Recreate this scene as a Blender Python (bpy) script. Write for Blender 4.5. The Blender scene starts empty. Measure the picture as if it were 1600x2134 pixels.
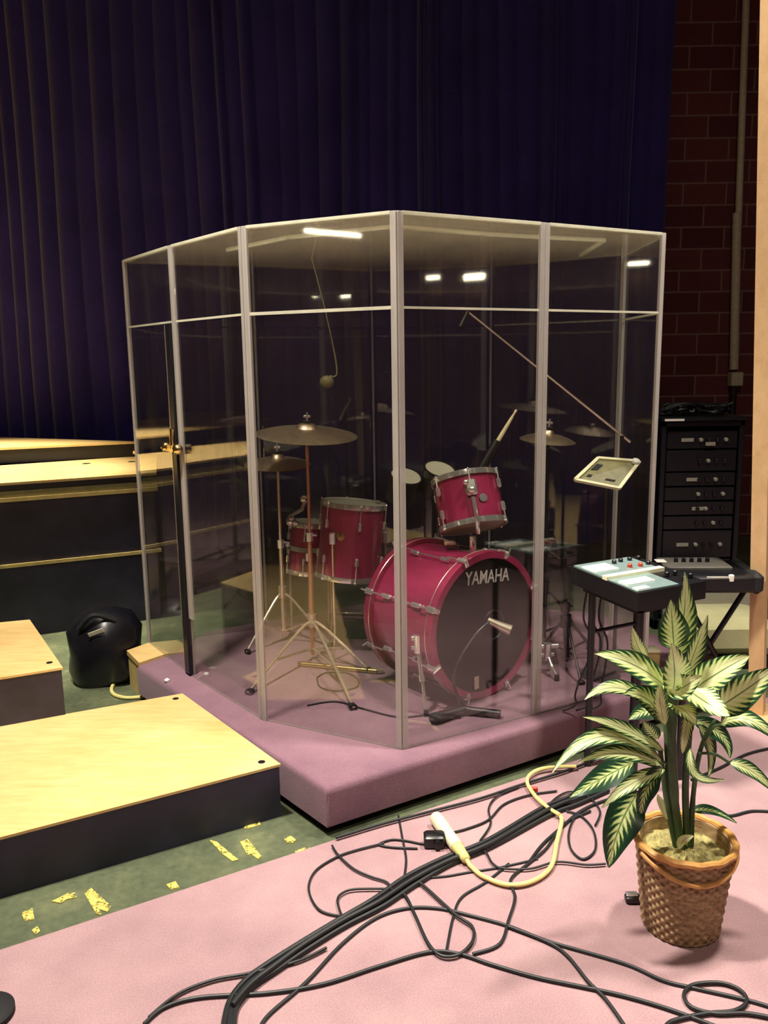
import bpy, math, random
from math import sin, cos, pi, radians
from mathutils import Vector, Matrix

random.seed(7)
scene = bpy.context.scene
COL = scene.collection
V = Vector

# ------------------------------------------------------------------ camera geometry
IW, IH = 1600.0, 2134.0
TH, RO, FPX, CAMH = 0.178945, -0.014665, 1743.4, 1.59
FW = V((0, cos(TH), -sin(TH)))
_r = V((1, 0, 0)); _u = _r.cross(FW)
RT = cos(RO) * _r + sin(RO) * _u
UP = -sin(RO) * _r + cos(RO) * _u
CAM = V((0, 0, CAMH))


def ray(px, py):
    return FW + ((px - IW / 2) / FPX) * RT - ((py - IH / 2) / FPX) * UP


def PZ(px, py, z):
    """point of the horizontal plane z that the photo shows at px, py"""
    d = ray(px, py)
    return CAM + d * ((z - CAMH) / d.z)


def PY(px, py, y):
    """point at depth y that the photo shows at px, py"""
    d = ray(px, py)
    return CAM + d * (y / d.y)


cam_d = bpy.data.cameras.new('camera')
cam = bpy.data.objects.new('camera', cam_d)
COL.objects.link(cam)
cam_d.sensor_fit = 'VERTICAL'
cam_d.sensor_height = 24.0
cam_d.lens = 24.0 * FPX / IH
cam_d.clip_start = 0.05
cam_d.clip_end = 100
cam.matrix_world = Matrix(((RT.x, UP.x, -FW.x, CAM.x), (RT.y, UP.y, -FW.y, CAM.y), (RT.z, UP.z, -FW.z, CAM.z), (0, 0, 0, 1)))
scene.camera = cam

# ------------------------------------------------------------------ materials


def lin(c):
    c = c / 255.0
    return c / 12.92 if c <= 0.04045 else ((c + 0.055) / 1.055) ** 2.4


def rgb(r, g, b):
    return (lin(r), lin(g), lin(b), 1)


class NT:
    def __init__(s, name):
        s.m = bpy.data.materials.new(name)
        s.m.use_nodes = True
        s.t = s.m.node_tree
        s.t.nodes.clear()
        s.out = s.n('ShaderNodeOutputMaterial')

    def n(s, typ, ins=None, **kw):
        nd = s.t.nodes.new(typ)
        for k, v in kw.items():
            setattr(nd, k, v)
        for k, v in (ins or {}).items():
            if hasattr(v, 'is_linked') or isinstance(v, bpy.types.NodeSocket):
                s.t.links.new(v, nd.inputs[k])
            else:
                nd.inputs[k].default_value = v
        return nd

    def link(s, a, b):
        s.t.links.new(a, b)

    def ramp(s, fac, stops):
        nd = s.n('ShaderNodeValToRGB', {'Fac': fac})
        el = nd.color_ramp.elements
        while len(el) < len(stops):
            el.new(0.5)
        for e, (p, c) in zip(el, stops):
            e.position = p
            e.color = c
        return nd.outputs['Color']

    def coord(s, kind='Object', scale=(1, 1, 1), loc=(0, 0, 0), rot=(0, 0, 0)):
        tc = s.n('ShaderNodeTexCoord')
        mp = s.n('ShaderNodeMapping', {'Vector': tc.outputs[kind], 'Scale': scale, 'Location': loc, 'Rotation': rot})
        return mp.outputs['Vector']

    def noise(s, vec, scale, detail=4, rough=0.6):
        return s.n('ShaderNodeTexNoise', {'Vector': vec, 'Scale': scale, 'Detail': detail, 'Roughness': rough}).outputs['Fac']

    def bsdf(s, **k):
        m = {'color': 'Base Color', 'rough': 'Roughness', 'metal': 'Metallic', 'spec': 'Specular IOR Level', 'coat': 'Coat Weight',
             'coat_rough': 'Coat Roughness', 'sheen': 'Sheen Weight', 'normal': 'Normal', 'emit': 'Emission Color', 'estr': 'Emission Strength',
             'sub': 'Subsurface Weight', 'trans': 'Transmission Weight', 'sheen_tint': 'Sheen Tint'}
        return s.n('ShaderNodeBsdfPrincipled', {m[a]: b for a, b in k.items()})

    def done(s, sh):
        s.link(sh.outputs[0] if hasattr(sh, 'outputs') else sh, s.out.inputs['Surface'])
        return s.m

    def bump(s, h, strength=0.3, dist=0.01):
        return s.n('ShaderNodeBump', {'Height': h, 'Strength': strength, 'Distance': dist}).outputs['Normal']


def plain(name, col, rough=0.5, metal=0.0, var=0.12, scale=30, **k):
    m = NT(name)
    v = m.noise(m.coord(), scale, 3)
    a = tuple(min(1, c * (1 - var)) for c in col[:3]) + (1,)
    b = tuple(min(1, c * (1 + var)) for c in col[:3]) + (1,)
    c = m.ramp(v, [(0.3, a), (0.7, b)])
    return m.done(m.bsdf(color=c, rough=rough, metal=metal, **k))


def mat_fabric(name, c1, c2, fine=260, coarse=3.0, rough=0.95, sheen=0.2, amt=0.5):
    m = NT(name)
    co = m.coord()
    f = m.noise(co, fine, 3, 0.7)
    g = m.noise(co, coarse, 4, 0.6)
    mix = m.n('ShaderNodeMath', {0: f, 1: amt}, operation='MULTIPLY').outputs[0]
    add = m.n('ShaderNodeMath', {0: g, 1: 1 - amt}, operation='MULTIPLY').outputs[0]
    s = m.n('ShaderNodeMath', {0: mix, 1: add}, operation='ADD').outputs[0]
    c = m.ramp(s, [(0.36, c1), (0.64, c2)])
    return m.done(m.bsdf(color=c, rough=rough, sheen=sheen, spec=0.1, normal=m.bump(f, 0.35, 0.004)))


M = {}
M['carpet'] = mat_fabric('mauve_carpet', rgb(152, 120, 126), rgb(190, 156, 158), 240, 2.2)
M['riser_carpet'] = mat_fabric('plum_carpet', rgb(116, 84, 100), rgb(154, 118, 130), 240, 2.5)
M['curtain'] = mat_fabric('navy_velour', rgb(40, 34, 98), rgb(62, 54, 140), 90, 1.2, 0.9, 0.35)
M['beige_fabric'] = mat_fabric('beige_cloth', rgb(176, 172, 128), rgb(206, 202, 158), 200, 4)
M['black_cloth'] = mat_fabric('black_cloth', rgb(20, 19, 26), rgb(36, 34, 44), 160, 5)


def mat_plywood(name, c1, c2, c3):
    m = NT(name)
    co = m.coord(scale=(1, 1, 1))
    gr = m.noise(m.coord(scale=(2.2, 14, 4), rot=(0, 0, radians(-29))), 3.0, 6, 0.65)
    bl = m.noise(co, 2.6, 4)
    fine = m.noise(co, 150, 2)
    c = m.ramp(gr, [(0.3, c1), (0.52, c2), (0.75, c3)])
    d = m.n('ShaderNodeMix', {'Factor': 0.35, 'A': c, 'B': m.ramp(bl, [(0.35, c1), (0.65, c3)])}, data_type='RGBA')
    for i in d.inputs:
        pass
    d.inputs[0].default_value = 0.35
    m.link(c, d.inputs[6])
    m.link(m.ramp(bl, [(0.35, c1), (0.65, c3)]), d.inputs[7])
    return m.done(m.bsdf(color=d.outputs[2], rough=0.55, spec=0.3, normal=m.bump(fine, 0.15, 0.002)))


def mixrgb(m, fac, a, b, blend='MIX'):
    d = m.n('ShaderNodeMix', data_type='RGBA', blend_type=blend)
    for idx, v in ((0, fac), (6, a), (7, b)):
        if isinstance(v, bpy.types.NodeSocket):
            m.link(v, d.inputs[idx])
        else:
            d.inputs[idx].default_value = v
    return d.outputs[2]


def mat_plywood(name, c1, c2, c3):
    m = NT(name)
    gr = m.noise(m.coord(scale=(2.2, 14, 4), rot=(0, 0, radians(-29))), 3.0, 6, 0.65)
    co = m.coord()
    bl = m.noise(co, 2.6, 4)
    fine = m.noise(co, 150, 2)
    c = m.ramp(gr, [(0.3, c1), (0.52, c2), (0.75, c3)])
    d = mixrgb(m, 0.35, c, m.ramp(bl, [(0.35, c1), (0.65, c3)]))
    return m.done(m.bsdf(color=d, rough=0.55, spec=0.3, normal=m.bump(fine, 0.15, 0.002)))


M['plywood'] = mat_plywood('birch_plywood', rgb(208, 170, 104), rgb(224, 190, 124), rgb(234, 206, 148))
M['raw_wood'] = plain('raw_pine_edge', rgb(214, 190, 124), 0.6, var=0.15, scale=12)
M['pole_wood'] = mat_plywood('pale_pole_wood', rgb(196, 158, 110), rgb(214, 176, 128), rgb(222, 188, 142))
M['black_paint'] = plain('black_painted_wood', rgb(46, 42, 64), 0.5, var=0.4, scale=6)
M['black_frame'] = plain('black_satin_frame', rgb(20, 19, 25), 0.35, var=0.3)
M['olive_rail'] = plain('olive_grey_rail', rgb(134, 128, 92), 0.5, var=0.2)
M['rubber'] = plain('black_rubber', rgb(22, 22, 24), 0.75)
M['black_plastic'] = plain('black_plastic', rgb(20, 20, 24), 0.35)
M['cable'] = plain('black_cable_jacket', rgb(30, 32, 34), 0.5)
M['yellow_cable'] = plain('cream_cable_jacket', rgb(232, 218, 140), 0.45, var=0.05)
M['cream_plastic'] = plain('cream_plastic', rgb(240, 234, 196), 0.4, var=0.04)
M['dark_panel'] = plain('dark_grey_panel', rgb(88, 84, 78), 0.5)
M['white_plastic'] = plain('white_plastic', rgb(236, 234, 226), 0.35, var=0.03)
M['grey_metal'] = plain('grey_painted_metal', rgb(150, 146, 134), 0.5, var=0.08)
M['conduit'] = plain('pale_painted_conduit', rgb(206, 200, 176), 0.5, var=0.12)


def mat_tape():
    m = NT('flaking_yellow_tape')
    a = m.noise(m.coord(), 55, 4, 0.7)
    c = m.ramp(a, [(0.3, rgb(150, 140, 70)), (0.6, rgb(226, 212, 110))])
    f = m.ramp(m.noise(m.coord(scale=(1, 1, 0.1)), 42, 3, 0.7), [(0.40, (1, 1, 1, 1)), (0.48, (0, 0, 0, 1))])
    return m.done(m.n('ShaderNodeMixShader', {0: f, 1: m.bsdf(color=c, rough=0.6).outputs[0], 2: m.n('ShaderNodeBsdfTransparent').outputs[0]}))


M['tape'] = mat_tape()
M['teal_panel'] = plain('teal_grey_faceplate', rgb(126, 148, 146), 0.25, var=0.06, coat=0.6)
M['red_plastic'] = plain('red_plastic', rgb(190, 62, 36), 0.4)
M['wood_stick'] = plain('maple_stick', rgb(240, 226, 180), 0.5, var=0.05)
M['drum_black'] = plain('black_drum_film', rgb(11, 10, 12), 0.42, var=0.1, spec=0.08)
M['drum_white'] = plain('coated_drum_film', rgb(176, 172, 152), 0.6, var=0.05)
M['logo'] = plain('silver_lettering', rgb(196, 190, 184), 0.4, var=0.02)
M['wall_paint'] = plain('warm_wall_paint', rgb(168, 132, 104), 0.8, var=0.08, scale=2)
M['ceiling_paint'] = plain('dark_ceiling_paint', rgb(60, 52, 48), 0.9, var=0.05, scale=2)
M['stem'] = plain('leaf_stalk_green', rgb(66, 92, 58), 0.5, var=0.3, scale=20)
M['moss'] = plain('dried_moss', rgb(150, 140, 88), 0.95, var=0.5, scale=70)


def metal(name, col, rough, var=0.05):
    return plain(name, col, rough, 1.0, var)


M['chrome'] = plain('chrome', (0.95, 0.93, 0.90, 1), 0.17, 0.85, 0.03)
M['dull_chrome'] = plain('worn_chrome', (0.80, 0.68, 0.54, 1), 0.24, 0.8, 0.05)
M['copper_tube'] = plain('warm_stand_tube', rgb(206, 146, 116), 0.3, 0.6)
M['brass'] = metal('brass', (0.92, 0.72, 0.34, 1), 0.2)
M['bronze'] = metal('cymbal_bronze', (0.62, 0.50, 0.36, 1), 0.42, 0.15)


def mat_lacquer():
    m = NT('red_sparkle_lacquer')
    co = m.coord()
    f = m.noise(co, 420, 2)
    g = m.noise(m.coord(scale=(1, 1, 0.2)), 18, 3)
    c = m.ramp(f, [(0.35, rgb(138, 26, 66)), (0.65, rgb(176, 46, 94))])
    c2 = mixrgb(m, 0.25, c, m.ramp(g, [(0.3, rgb(120, 14, 48)), (0.7, rgb(190, 54, 104))]))
    return m.done(m.bsdf(color=c2, rough=0.35, metal=0.15, coat=1.0, coat_rough=0.08))


M['red'] = mat_lacquer()


def mat_pane(name, tint, haze, hazecol, rough=0.03, edge=1.0):
    """clear sheet: straight-through light, a two-sided Fresnel reflection, a little dust"""
    m = NT(name)
    lw = m.n('ShaderNodeLayerWeight', {'Blend': 0.5}).outputs['Facing']
    p5 = m.n('ShaderNodeMath', {0: lw, 1: 5.0}, operation='POWER').outputs[0]
    fr = m.n('ShaderNodeMath', {0: p5, 1: 0.95, 2: 0.045}, operation='MULTIPLY_ADD').outputs[0]
    tr = m.n('ShaderNodeBsdfTransparent', {'Color': tint})
    d1 = m.n('ShaderNodeBsdfDiffuse', {'Color': hazecol})
    d2 = m.n('ShaderNodeBsdfTranslucent', {'Color': hazecol})
    df = m.n('ShaderNodeMixShader', {0: 0.5, 1: d1.outputs[0], 2: d2.outputs[0]})
    dust = m.noise(m.coord(), 5, 5)
    dz = m.n('ShaderNodeMath', {0: dust, 1: 2 * haze}, operation='MULTIPLY').outputs[0]
    a = m.n('ShaderNodeMixShader', {0: dz, 1: tr.outputs[0], 2: df.outputs[0]})
    gl = m.n('ShaderNodeBsdfGlossy', {'Color': (1, 1, 1, 1), 'Roughness': rough})
    b = m.n('ShaderNodeMixShader', {0: fr, 1: a.outputs[0], 2: gl.outputs[0]})
    return m.done(b)


M['pane'] = mat_pane('clear_acrylic', (0.955, 0.965, 0.955, 1), 0.008, rgb(190, 176, 160))
M['roof'] = mat_pane('hazy_acrylic', (0.93, 0.92, 0.89, 1), 0.40, rgb(176, 160, 132), 0.10)


def mat_edge(name, col, see, rough=0.25):
    m = NT(name)
    v = m.noise(m.coord(scale=(1, 1, 0.3)), 14, 3)
    c = m.ramp(v, [(0.3, tuple(x * 0.85 for x in col[:3]) + (1,)), (0.7, col)])
    df = m.bsdf(color=c, rough=rough, spec=0.6)
    tl = m.n('ShaderNodeBsdfTranslucent', {'Color': c})
    tr = m.n('ShaderNodeBsdfTransparent', {'Color': (1, 1, 1, 1)})
    a = m.n('ShaderNodeMixShader', {0: 0.35, 1: df.outputs[0], 2: tl.outputs[0]})
    b = m.n('ShaderNodeMixShader', {0: see, 1: a.outputs[0], 2: tr.outputs[0]})
    return m.done(b)


M['post'] = mat_edge('frosted_acrylic_post', rgb(226, 220, 214), 0.40)
M['edge'] = mat_edge('polished_acrylic_edge', rgb(236, 234, 214), 0.15)
M['faint_edge'] = mat_edge('thin_acrylic_edge', rgb(220, 216, 200), 0.72)


def mat_floor():
    m = NT('green_painted_floor')
    co = m.coord()
    a = m.noise(co, 3.2, 6, 0.65)
    b = m.noise(co, 40, 4)
    c = m.ramp(a, [(0.3, rgb(64, 72, 56)), (0.55, rgb(96, 104, 78)), (0.75, rgb(140, 142, 104))])
    d = mixrgb(m, 0.3, c, m.ramp(b, [(0.3, rgb(46, 54, 42)), (0.7, rgb(112, 118, 90))]))
    return m.done(m.bsdf(color=d, rough=0.45, spec=0.4, normal=m.bump(b, 0.1, 0.003)))


M['floor'] = mat_floor()


def mat_brick():
    m = NT('dark_red_brick')
    tc = m.n('ShaderNodeTexCoord')
    sp = m.n('ShaderNodeSeparateXYZ', {'Vector': tc.outputs['Object']})
    cb = m.n('ShaderNodeCombineXYZ', {'X': sp.outputs['X'], 'Y': sp.outputs['Z'], 'Z': 0.0})
    br = m.n('ShaderNodeTexBrick', {'Vector': cb.outputs[0], 'Scale': 1.0, 'Color1': rgb(100, 54, 58), 'Color2': rgb(126, 70, 70),
                                    'Mortar': rgb(156, 128, 116), 'Mortar Size': 0.008, 'Brick Width': 0.36, 'Row Height': 0.175, 'Mortar Smooth': 0.3})
    nz = m.noise(tc.outputs['Object'], 22, 4)
    c = mixrgb(m, 0.3, br.outputs['Color'], m.ramp(nz, [(0.3, rgb(54, 28, 40)), (0.7, rgb(96, 56, 58))]))
    return m.done(m.bsdf(color=c, rough=0.85, spec=0.15, normal=m.bump(br.outputs['Fac'], -0.4, 0.01)))


M['brick'] = mat_brick()


def mat_wicker():
    m = NT('woven_wicker')
    a = m.noise(m.coord(scale=(1, 1, 3)), 34, 4)
    c = m.ramp(a, [(0.28, rgb(112, 88, 64)), (0.5, rgb(162, 134, 100)), (0.75, rgb(196, 170, 132))])
    return m.done(m.bsdf(color=c, rough=0.6, spec=0.3))


M['wicker'] = mat_wicker()
M['wicker_rim'] = plain('wicker_rim_cane', rgb(206, 152, 84), 0.45, var=0.2, scale=40)


def mat_leaf():
    m = NT('variegated_leaf')
    uv = m.n('ShaderNodeUVMap').outputs['UV']
    sp = m.n('ShaderNodeSeparateXYZ', {'Vector': uv})
    u, v = sp.outputs['X'], sp.outputs['Y']      # u along (0..1), v across (-1..1)
    av = m.n('ShaderNodeMath', {0: v}, operation='ABSOLUTE').outputs[0]
    att = m.n('ShaderNodeAttribute', attribute_name='darkness').outputs['Fac']
    # feathered veins running outwards and forwards
    ph = m.n('ShaderNodeMath', {0: av, 1: -0.28, 2: u}, operation='MULTIPLY_ADD').outputs[0]
    nz = m.noise(m.coord(), 45, 3)
    ph2 = m.n('ShaderNodeMath', {0: nz, 1: 0.06, 2: ph}, operation='MULTIPLY_ADD').outputs[0]
    k = m.n('ShaderNodeMath', {0: ph2, 1: 62.0}, operation='MULTIPLY').outputs[0]
    s = m.n('ShaderNodeMath', {0: k}, operation='SINE').outputs[0]
    # cream if (0.62 + 0.28*s - av - darkness) > 0
    a = m.n('ShaderNodeMath', {0: s, 1: 0.21, 2: 0.79}, operation='MULTIPLY_ADD').outputs[0]
    b = m.n('ShaderNodeMath', {0: a, 1: av}, operation='SUBTRACT').outputs[0]
    c = m.n('ShaderNodeMath', {0: b, 1: att}, operation='SUBTRACT').outputs[0]
    d = m.n('ShaderNodeMath', {0: nz, 1: 0.35, 2: c}, operation='MULTIPLY_ADD').outputs[0]
    col = m.ramp(d, [(0.12, rgb(34, 66, 46)), (0.24, rgb(72, 118, 66)), (0.38, rgb(206, 222, 140)), (0.8, rgb(238, 242, 190))])
    rib = m.n('ShaderNodeMath', {0: av, 1: 0.045}, operation='LESS_THAN').outputs[0]
    col = mixrgb(m, rib, col, rgb(120, 150, 84))
    p = m.bsdf(color=col, rough=0.4, spec=0.4)
    tl = m.n('ShaderNodeBsdfTranslucent', {'Color': col})
    return m.done(m.n('ShaderNodeMixShader', {0: 0.15, 1: p.outputs[0], 2: tl.outputs[0]}))


M['leaf'] = mat_leaf()


def mat_emit(name, col, st):
    m = NT(name)
    return m.done(m.n('ShaderNodeEmission', {'Color': col, 'Strength': st}))


M['lamp_glow'] = mat_emit('lamp_glow', (1.0, 0.86, 0.62, 1), 30)
M['spot_glow'] = mat_emit('spot_glow', (1.0, 0.88, 0.68, 1), 18)

# ------------------------------------------------------------------ mesh builder


class MB:
    def __init__(s):
        s.v = []
        s.f = []
        s.uv = None
        s.dark = None

    def add(s, vs, fs, T=None):
        o = len(s.v)
        s.v += [(T @ V(p)) if T else V(p) for p in vs]
        s.f += [tuple(i + o for i in f) for f in fs]
        return s

    def box(s, c, size, T=None, bev=0.0):
        cx, cy, cz = c
        hx, hy, hz = (x / 2 for x in size)
        if bev <= 0:
            vs = [(cx + a * hx, cy + b * hy, cz + d * hz) for a in (-1, 1) for b in (-1, 1) for d in (-1, 1)]
            fs = [(0, 1, 3, 2), (4, 6, 7, 5), (0, 4, 5, 1), (2, 3, 7, 6), (0, 2, 6, 4), (1, 5, 7, 3)]
            return s.add(vs, fs, T)
        poly = [(cx + sx * hx - sx * q[0], cy + sy * hy - sy * q[1]) for sx, sy, qs in
                ((-1, -1, ((0, bev), (bev, 0))), (1, -1, ((bev, 0), (0, bev))), (1, 1, ((0, bev), (bev, 0))), (-1, 1, ((bev, 0), (0, bev)))) for q in qs]
        inner = [(cx + (x - cx) * (hx - bev) / hx, cy + (y - cy) * (hy - bev) / hy) for x, y in poly]
        n = len(poly)
        rings = [(inner, cz - hz), (poly, cz - hz + bev), (poly, cz + hz - bev), (inner, cz + hz)]
        vs = [(x, y, z) for r, z in rings for x, y in r]
        fs = [tuple(range(n - 1, -1, -1)), tuple(range(3 * n, 4 * n))]
        for k in range(3):
            for i in range(n):
                j = (i + 1) % n
                fs.append((k * n + i, k * n + j, (k + 1) * n + j, (k + 1) * n + i))
        return s.add(vs, fs, T)

    def prism(s, poly, z0, z1, T=None):
        """poly: list of (x, y), counter-clockwise; z0/z1 numbers"""
        n = len(poly)
        vs = [(p[0], p[1], z0) for p in poly] + [(p[0], p[1], z1) for p in poly]
        fs = [tuple(range(n - 1, -1, -1)), tuple(range(n, 2 * n))]
        fs += [(i, (i + 1) % n, n + (i + 1) % n, n + i) for i in range(n)]
        return s.add(vs, fs, T)

    def bevel_prism(s, poly, z0, z1, b):
        """prism with its top rim rounded"""
        n = len(poly)
        c = sum((V((p[0], p[1])) for p in poly), V((0, 0))) / n
        rings = []

        def inset(d):
            out = []
            for i in range(n):
                p0, p1, p2 = (V((poly[(i + k) % n][0], poly[(i + k) % n][1])) for k in (-1, 0, 1))
                e1 = (p1 - p0).normalized()
                e2 = (p2 - p1).normalized()
                n1 = V((-e1.y, e1.x))
                n2 = V((-e2.y, e2.x))
                q = (n1 + n2)
                out.append(p1 + q * (d / max(0.2, 1 + n1.dot(n2))))
            return out
        for k in range(6):
            a = k / 5 * pi / 2
            rings.append((inset(b * (1 - cos(a))), z1 - b + b * sin(a)))
        rings.insert(0, (inset(0), z0))
        vs = [(p.x, p.y, z) for r, z in rings for p in r]
        m = len(rings)
        fs = [tuple(range(n - 1, -1, -1)), tuple(range((m - 1) * n, m * n))]
        for k in range(m - 1):
            for i in range(n):
                j = (i + 1) % n
                fs.append((k * n + i, k * n + j, (k + 1) * n + j, (k + 1) * n + i))
        return s.add(vs, fs)

    def tube(s, pts, r, seg=8, T=None, closed=False, squash=1.0):
        pts = [V(p) for p in pts]
        n = len(pts)
        rs = r if isinstance(r, (list, tuple)) else [r] * n
        vs, fs = [], []
        t0 = (pts[1] - pts[0]).normalized()
        nrm = t0.cross(V((0, 0, 1)))
        if nrm.length < 1e-3:
            nrm = t0.cross(V((0, 1, 0)))
        nrm.normalize()
        for i in range(n):
            if closed:
                t = (pts[(i + 1) % n] - pts[i - 1]).normalized()
            else:
                t = (pts[min(i + 1, n - 1)] - pts[max(i - 1, 0)])
                t = t.normalized() if t.length > 1e-9 else t0
            nrm = nrm - t * nrm.dot(t)
            if nrm.length < 1e-6:
                nrm = t.orthogonal()
            nrm.normalize()
            b = t.cross(nrm)
            for k in range(seg):
                a = 2 * pi * k / seg
                vs.append(pts[i] + rs[i] * (cos(a) * nrm + squash * sin(a) * b))
        for i in range(n if closed else n - 1):
            i2 = (i + 1) % n
            for k in range(seg):
                k2 = (k + 1) % seg
                fs.append((i * seg + k, i * seg + k2, i2 * seg + k2, i2 * seg + k))
        if not closed:
            fs.append(tuple(range(seg - 1, -1, -1)))
            fs.append(tuple(range((n - 1) * seg, n * seg)))
        return s.add(vs, fs, T)

    def bar(s, a, b, w, h, up=(0, 0, 1)):
        """square bar from a to b, w wide across and h along up"""
        a, b = V(a), V(b)
        t = (b - a).normalized()
        x = t.cross(V(up))
        if x.length < 1e-4:
            x = t.orthogonal()
        x.normalize()
        y = x.cross(t)
        vs = [p + x * (sx * w / 2) + y * (sy * h / 2) for p in (a, b) for sx, sy in ((-1, -1), (1, -1), (1, 1), (-1, 1))]
        return s.add(vs, [(3, 2, 1, 0), (4, 5, 6, 7), (0, 1, 5, 4), (1, 2, 6, 5), (2, 3, 7, 6), (3, 0, 4, 7)])

    def lathe(s, prof, seg=48, T=None, closed=False):
        """prof: list of (r, z); revolve about z"""
        n = len(prof)
        vs = [(r * cos(2 * pi * k / seg), r * sin(2 * pi * k / seg), z) for r, z in prof for k in range(seg)]
        fs = []
        for i in range(n if closed else n - 1):
            i2 = (i + 1) % n
            for k in range(seg):
                k2 = (k + 1) % seg
                fs.append((i * seg + k, i * seg + k2, i2 * seg + k2, i2 * seg + k))
        if not closed:
            fs.append(tuple(range(seg - 1, -1, -1)))
            fs.append(tuple(range((n - 1) * seg, n * seg)))
        return s.add(vs, fs, T)

    def torus(s, R, r, z=0.0, seg=48, rs=8, T=None, h=None):
        h = h or r
        return s.lathe([(R + r * cos(2 * pi * k / rs), z + h * sin(2 * pi * k / rs)) for k in range(rs)], seg, T, closed=True)

    def sphere(s, c, r, seg=16, T=None, sc=(1, 1, 1)):
        prof = [(max(1e-4, r * sin(pi * i / 8)), -r * cos(pi * i / 8)) for i in range(9)]
        S = Matrix.Translation(V(c)) @ Matrix.Diagonal((*sc, 1))
        return s.lathe(prof, seg, (T @ S) if T else S)

    def mesh(s, name, mat, smooth=True, inv=None, angle=40):
        me = bpy.data.meshes.new(name)
        me.from_pydata([tuple(inv @ p) if inv else tuple(p) for p in s.v], [], s.f)
        me.materials.append(mat)
        if s.uv:
            l = me.uv_layers.new(name='UVMap')
            for i, lp in enumerate(me.loops):
                l.data[i].uv = s.uv[lp.vertex_index]
        if s.dark:
            a = me.attributes.new('darkness', 'FLOAT', 'POINT')
            for i, d in enumerate(s.dark):
                a.data[i].value = d
        me.validate()
        me.update()
        if smooth:
            me.shade_smooth()
            me.set_sharp_from_angle(angle=radians(angle))
        return me


def frame(loc, z=(0, 0, 1), x=(1, 0, 0)):
    z = V(z).normalized()
    x = V(x)
    x = (x - z * x.dot(z)).normalized()
    y = z.cross(x)
    return Matrix(((x.x, y.x, z.x, loc[0]), (x.y, y.y, z.y, loc[1]), (x.z, y.z, z.z, loc[2]), (0, 0, 0, 1)))


def prop(o, label=None, cat=None, group=None, kind=None):
    for k, v in (('label', label), ('category', cat), ('group', group), ('kind', kind)):
        if v:
            o[k] = v
    return o


class Thing:
    def __init__(s, name, label, cat, mat=None, group=None, loc=None):
        s.m = mat.copy() if mat is not None else Matrix.Translation(V(loc or (0, 0, 0)))
        s.o = bpy.data.objects.new(name, None)
        s.o.empty_display_size = 0.05
        COL.objects.link(s.o)
        s.o.matrix_world = s.m
        s.inv = s.m.inverted()
        prop(s.o, label, cat, group)

    def part(s, name, mb, mat, label=None, parent=None, world=True, smooth=True, kind=None, angle=40):
        """vertices given in world space (world=True) or in the thing's own space"""
        me = mb.mesh(name, mat, smooth, s.inv if world else None, angle)
        o = bpy.data.objects.new(name, me)
        COL.objects.link(o)
        o.parent = parent or s.o
        prop(o, label, None, None, kind)
        return o


def solo(name, label, cat, mb, mat, loc=(0, 0, 0), group=None, kind=None, smooth=True, angle=40):
    T = Matrix.Translation(V(loc))
    o = bpy.data.objects.new(name, mb.mesh(name, mat, smooth, T.inverted(), angle))
    o.matrix_world = T
    COL.objects.link(o)
    return prop(o, label, cat, group, kind)


def spline(pts, per=6, closed=False):
    pts = [V(p) for p in pts]
    n = len(pts)
    out = []
    for i in range(n if closed else n - 1):
        if closed:
            p0, p1, p2, p3 = (pts[(i + k) % n] for k in (-1, 0, 1, 2))
        else:
            p0, p1, p2, p3 = pts[max(i - 1, 0)], pts[i], pts[i + 1], pts[min(i + 2, n - 1)]
        for k in range(per):
            t = k / per
            out.append(0.5 * ((2 * p1) + (p2 - p0) * t + (2 * p0 - 5 * p1 + 4 * p2 - p3) * t * t + (3 * p1 - p0 - 3 * p2 + p3) * t ** 3))
    if not closed:
        out.append(pts[-1])
    return out


# ------------------------------------------------------------------ the hall
S = 0.18            # top of the drum riser
CT = 0.008          # top of the carpet
solo('floor', 'green painted concrete stage floor', 'floor', MB().box((0, 0, -0.05), (16.4, 16.4, 0.1)), M['floor'], kind='structure', smooth=False)
solo('wall_back', 'dark red brick wall at the back of the stage', 'wall', MB().box((0, 7.45, 3), (16.4, 0.3, 6.2)), M['brick'], (0, 7.45, 3), kind='structure', smooth=False)
solo('wall_left', None, None, MB().box((-8.1, 0, 3), (0.2, 16, 6.2)), M['wall_paint'], kind='structure', smooth=False)
solo('wall_right', None, None, MB().box((8.1, 0, 3), (0.2, 16, 6.2)), M['wall_paint'], kind='structure', smooth=False)
solo('wall_front', None, None, MB().box((0, -8.1, 3), (16.4, 0.2, 6.2)), M['wall_paint'], kind='structure', smooth=False)
solo('ceiling', None, None, MB().box((0, 0, 6.15), (16.4, 16.4, 0.1)), M['ceiling_paint'], kind='structure', smooth=False)

# mauve carpet, its back edge running at an angle across the stage
ca, cb = V((-1.076, 2.056)), V((-0.193, 2.565))
cd = (cb - ca).normalized()
pl, pr = ca - cd * 4.5, cb + cd * 4.6
solo('carpet', 'mauve carpet covering the floor in front of the drum platform', 'carpet',
     MB().prism([(pl.x, pl.y), (pl.x, -7.5), (pr.x, -7.5), (pr.x, pr.y)], 0.0, CT), M['carpet'], smooth=False)

# navy curtain
mb = MB()
x0, x1, zt, nz = -6.2, 2.30, 5.9, 8
nx = 1400
rnd = random.Random(3)
folds = []
x = x0
while x < x1 + 0.2:
    w = rnd.uniform(0.06, 0.20)
    folds.append((x, w, rnd.uniform(0.02, 0.06)))
    x += w


def fold_y(x):
    for fx, w, d in folds:
        if fx <= x < fx + w:
            return d * sin(pi * (x - fx) / w) ** 0.8
    return 0


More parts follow.
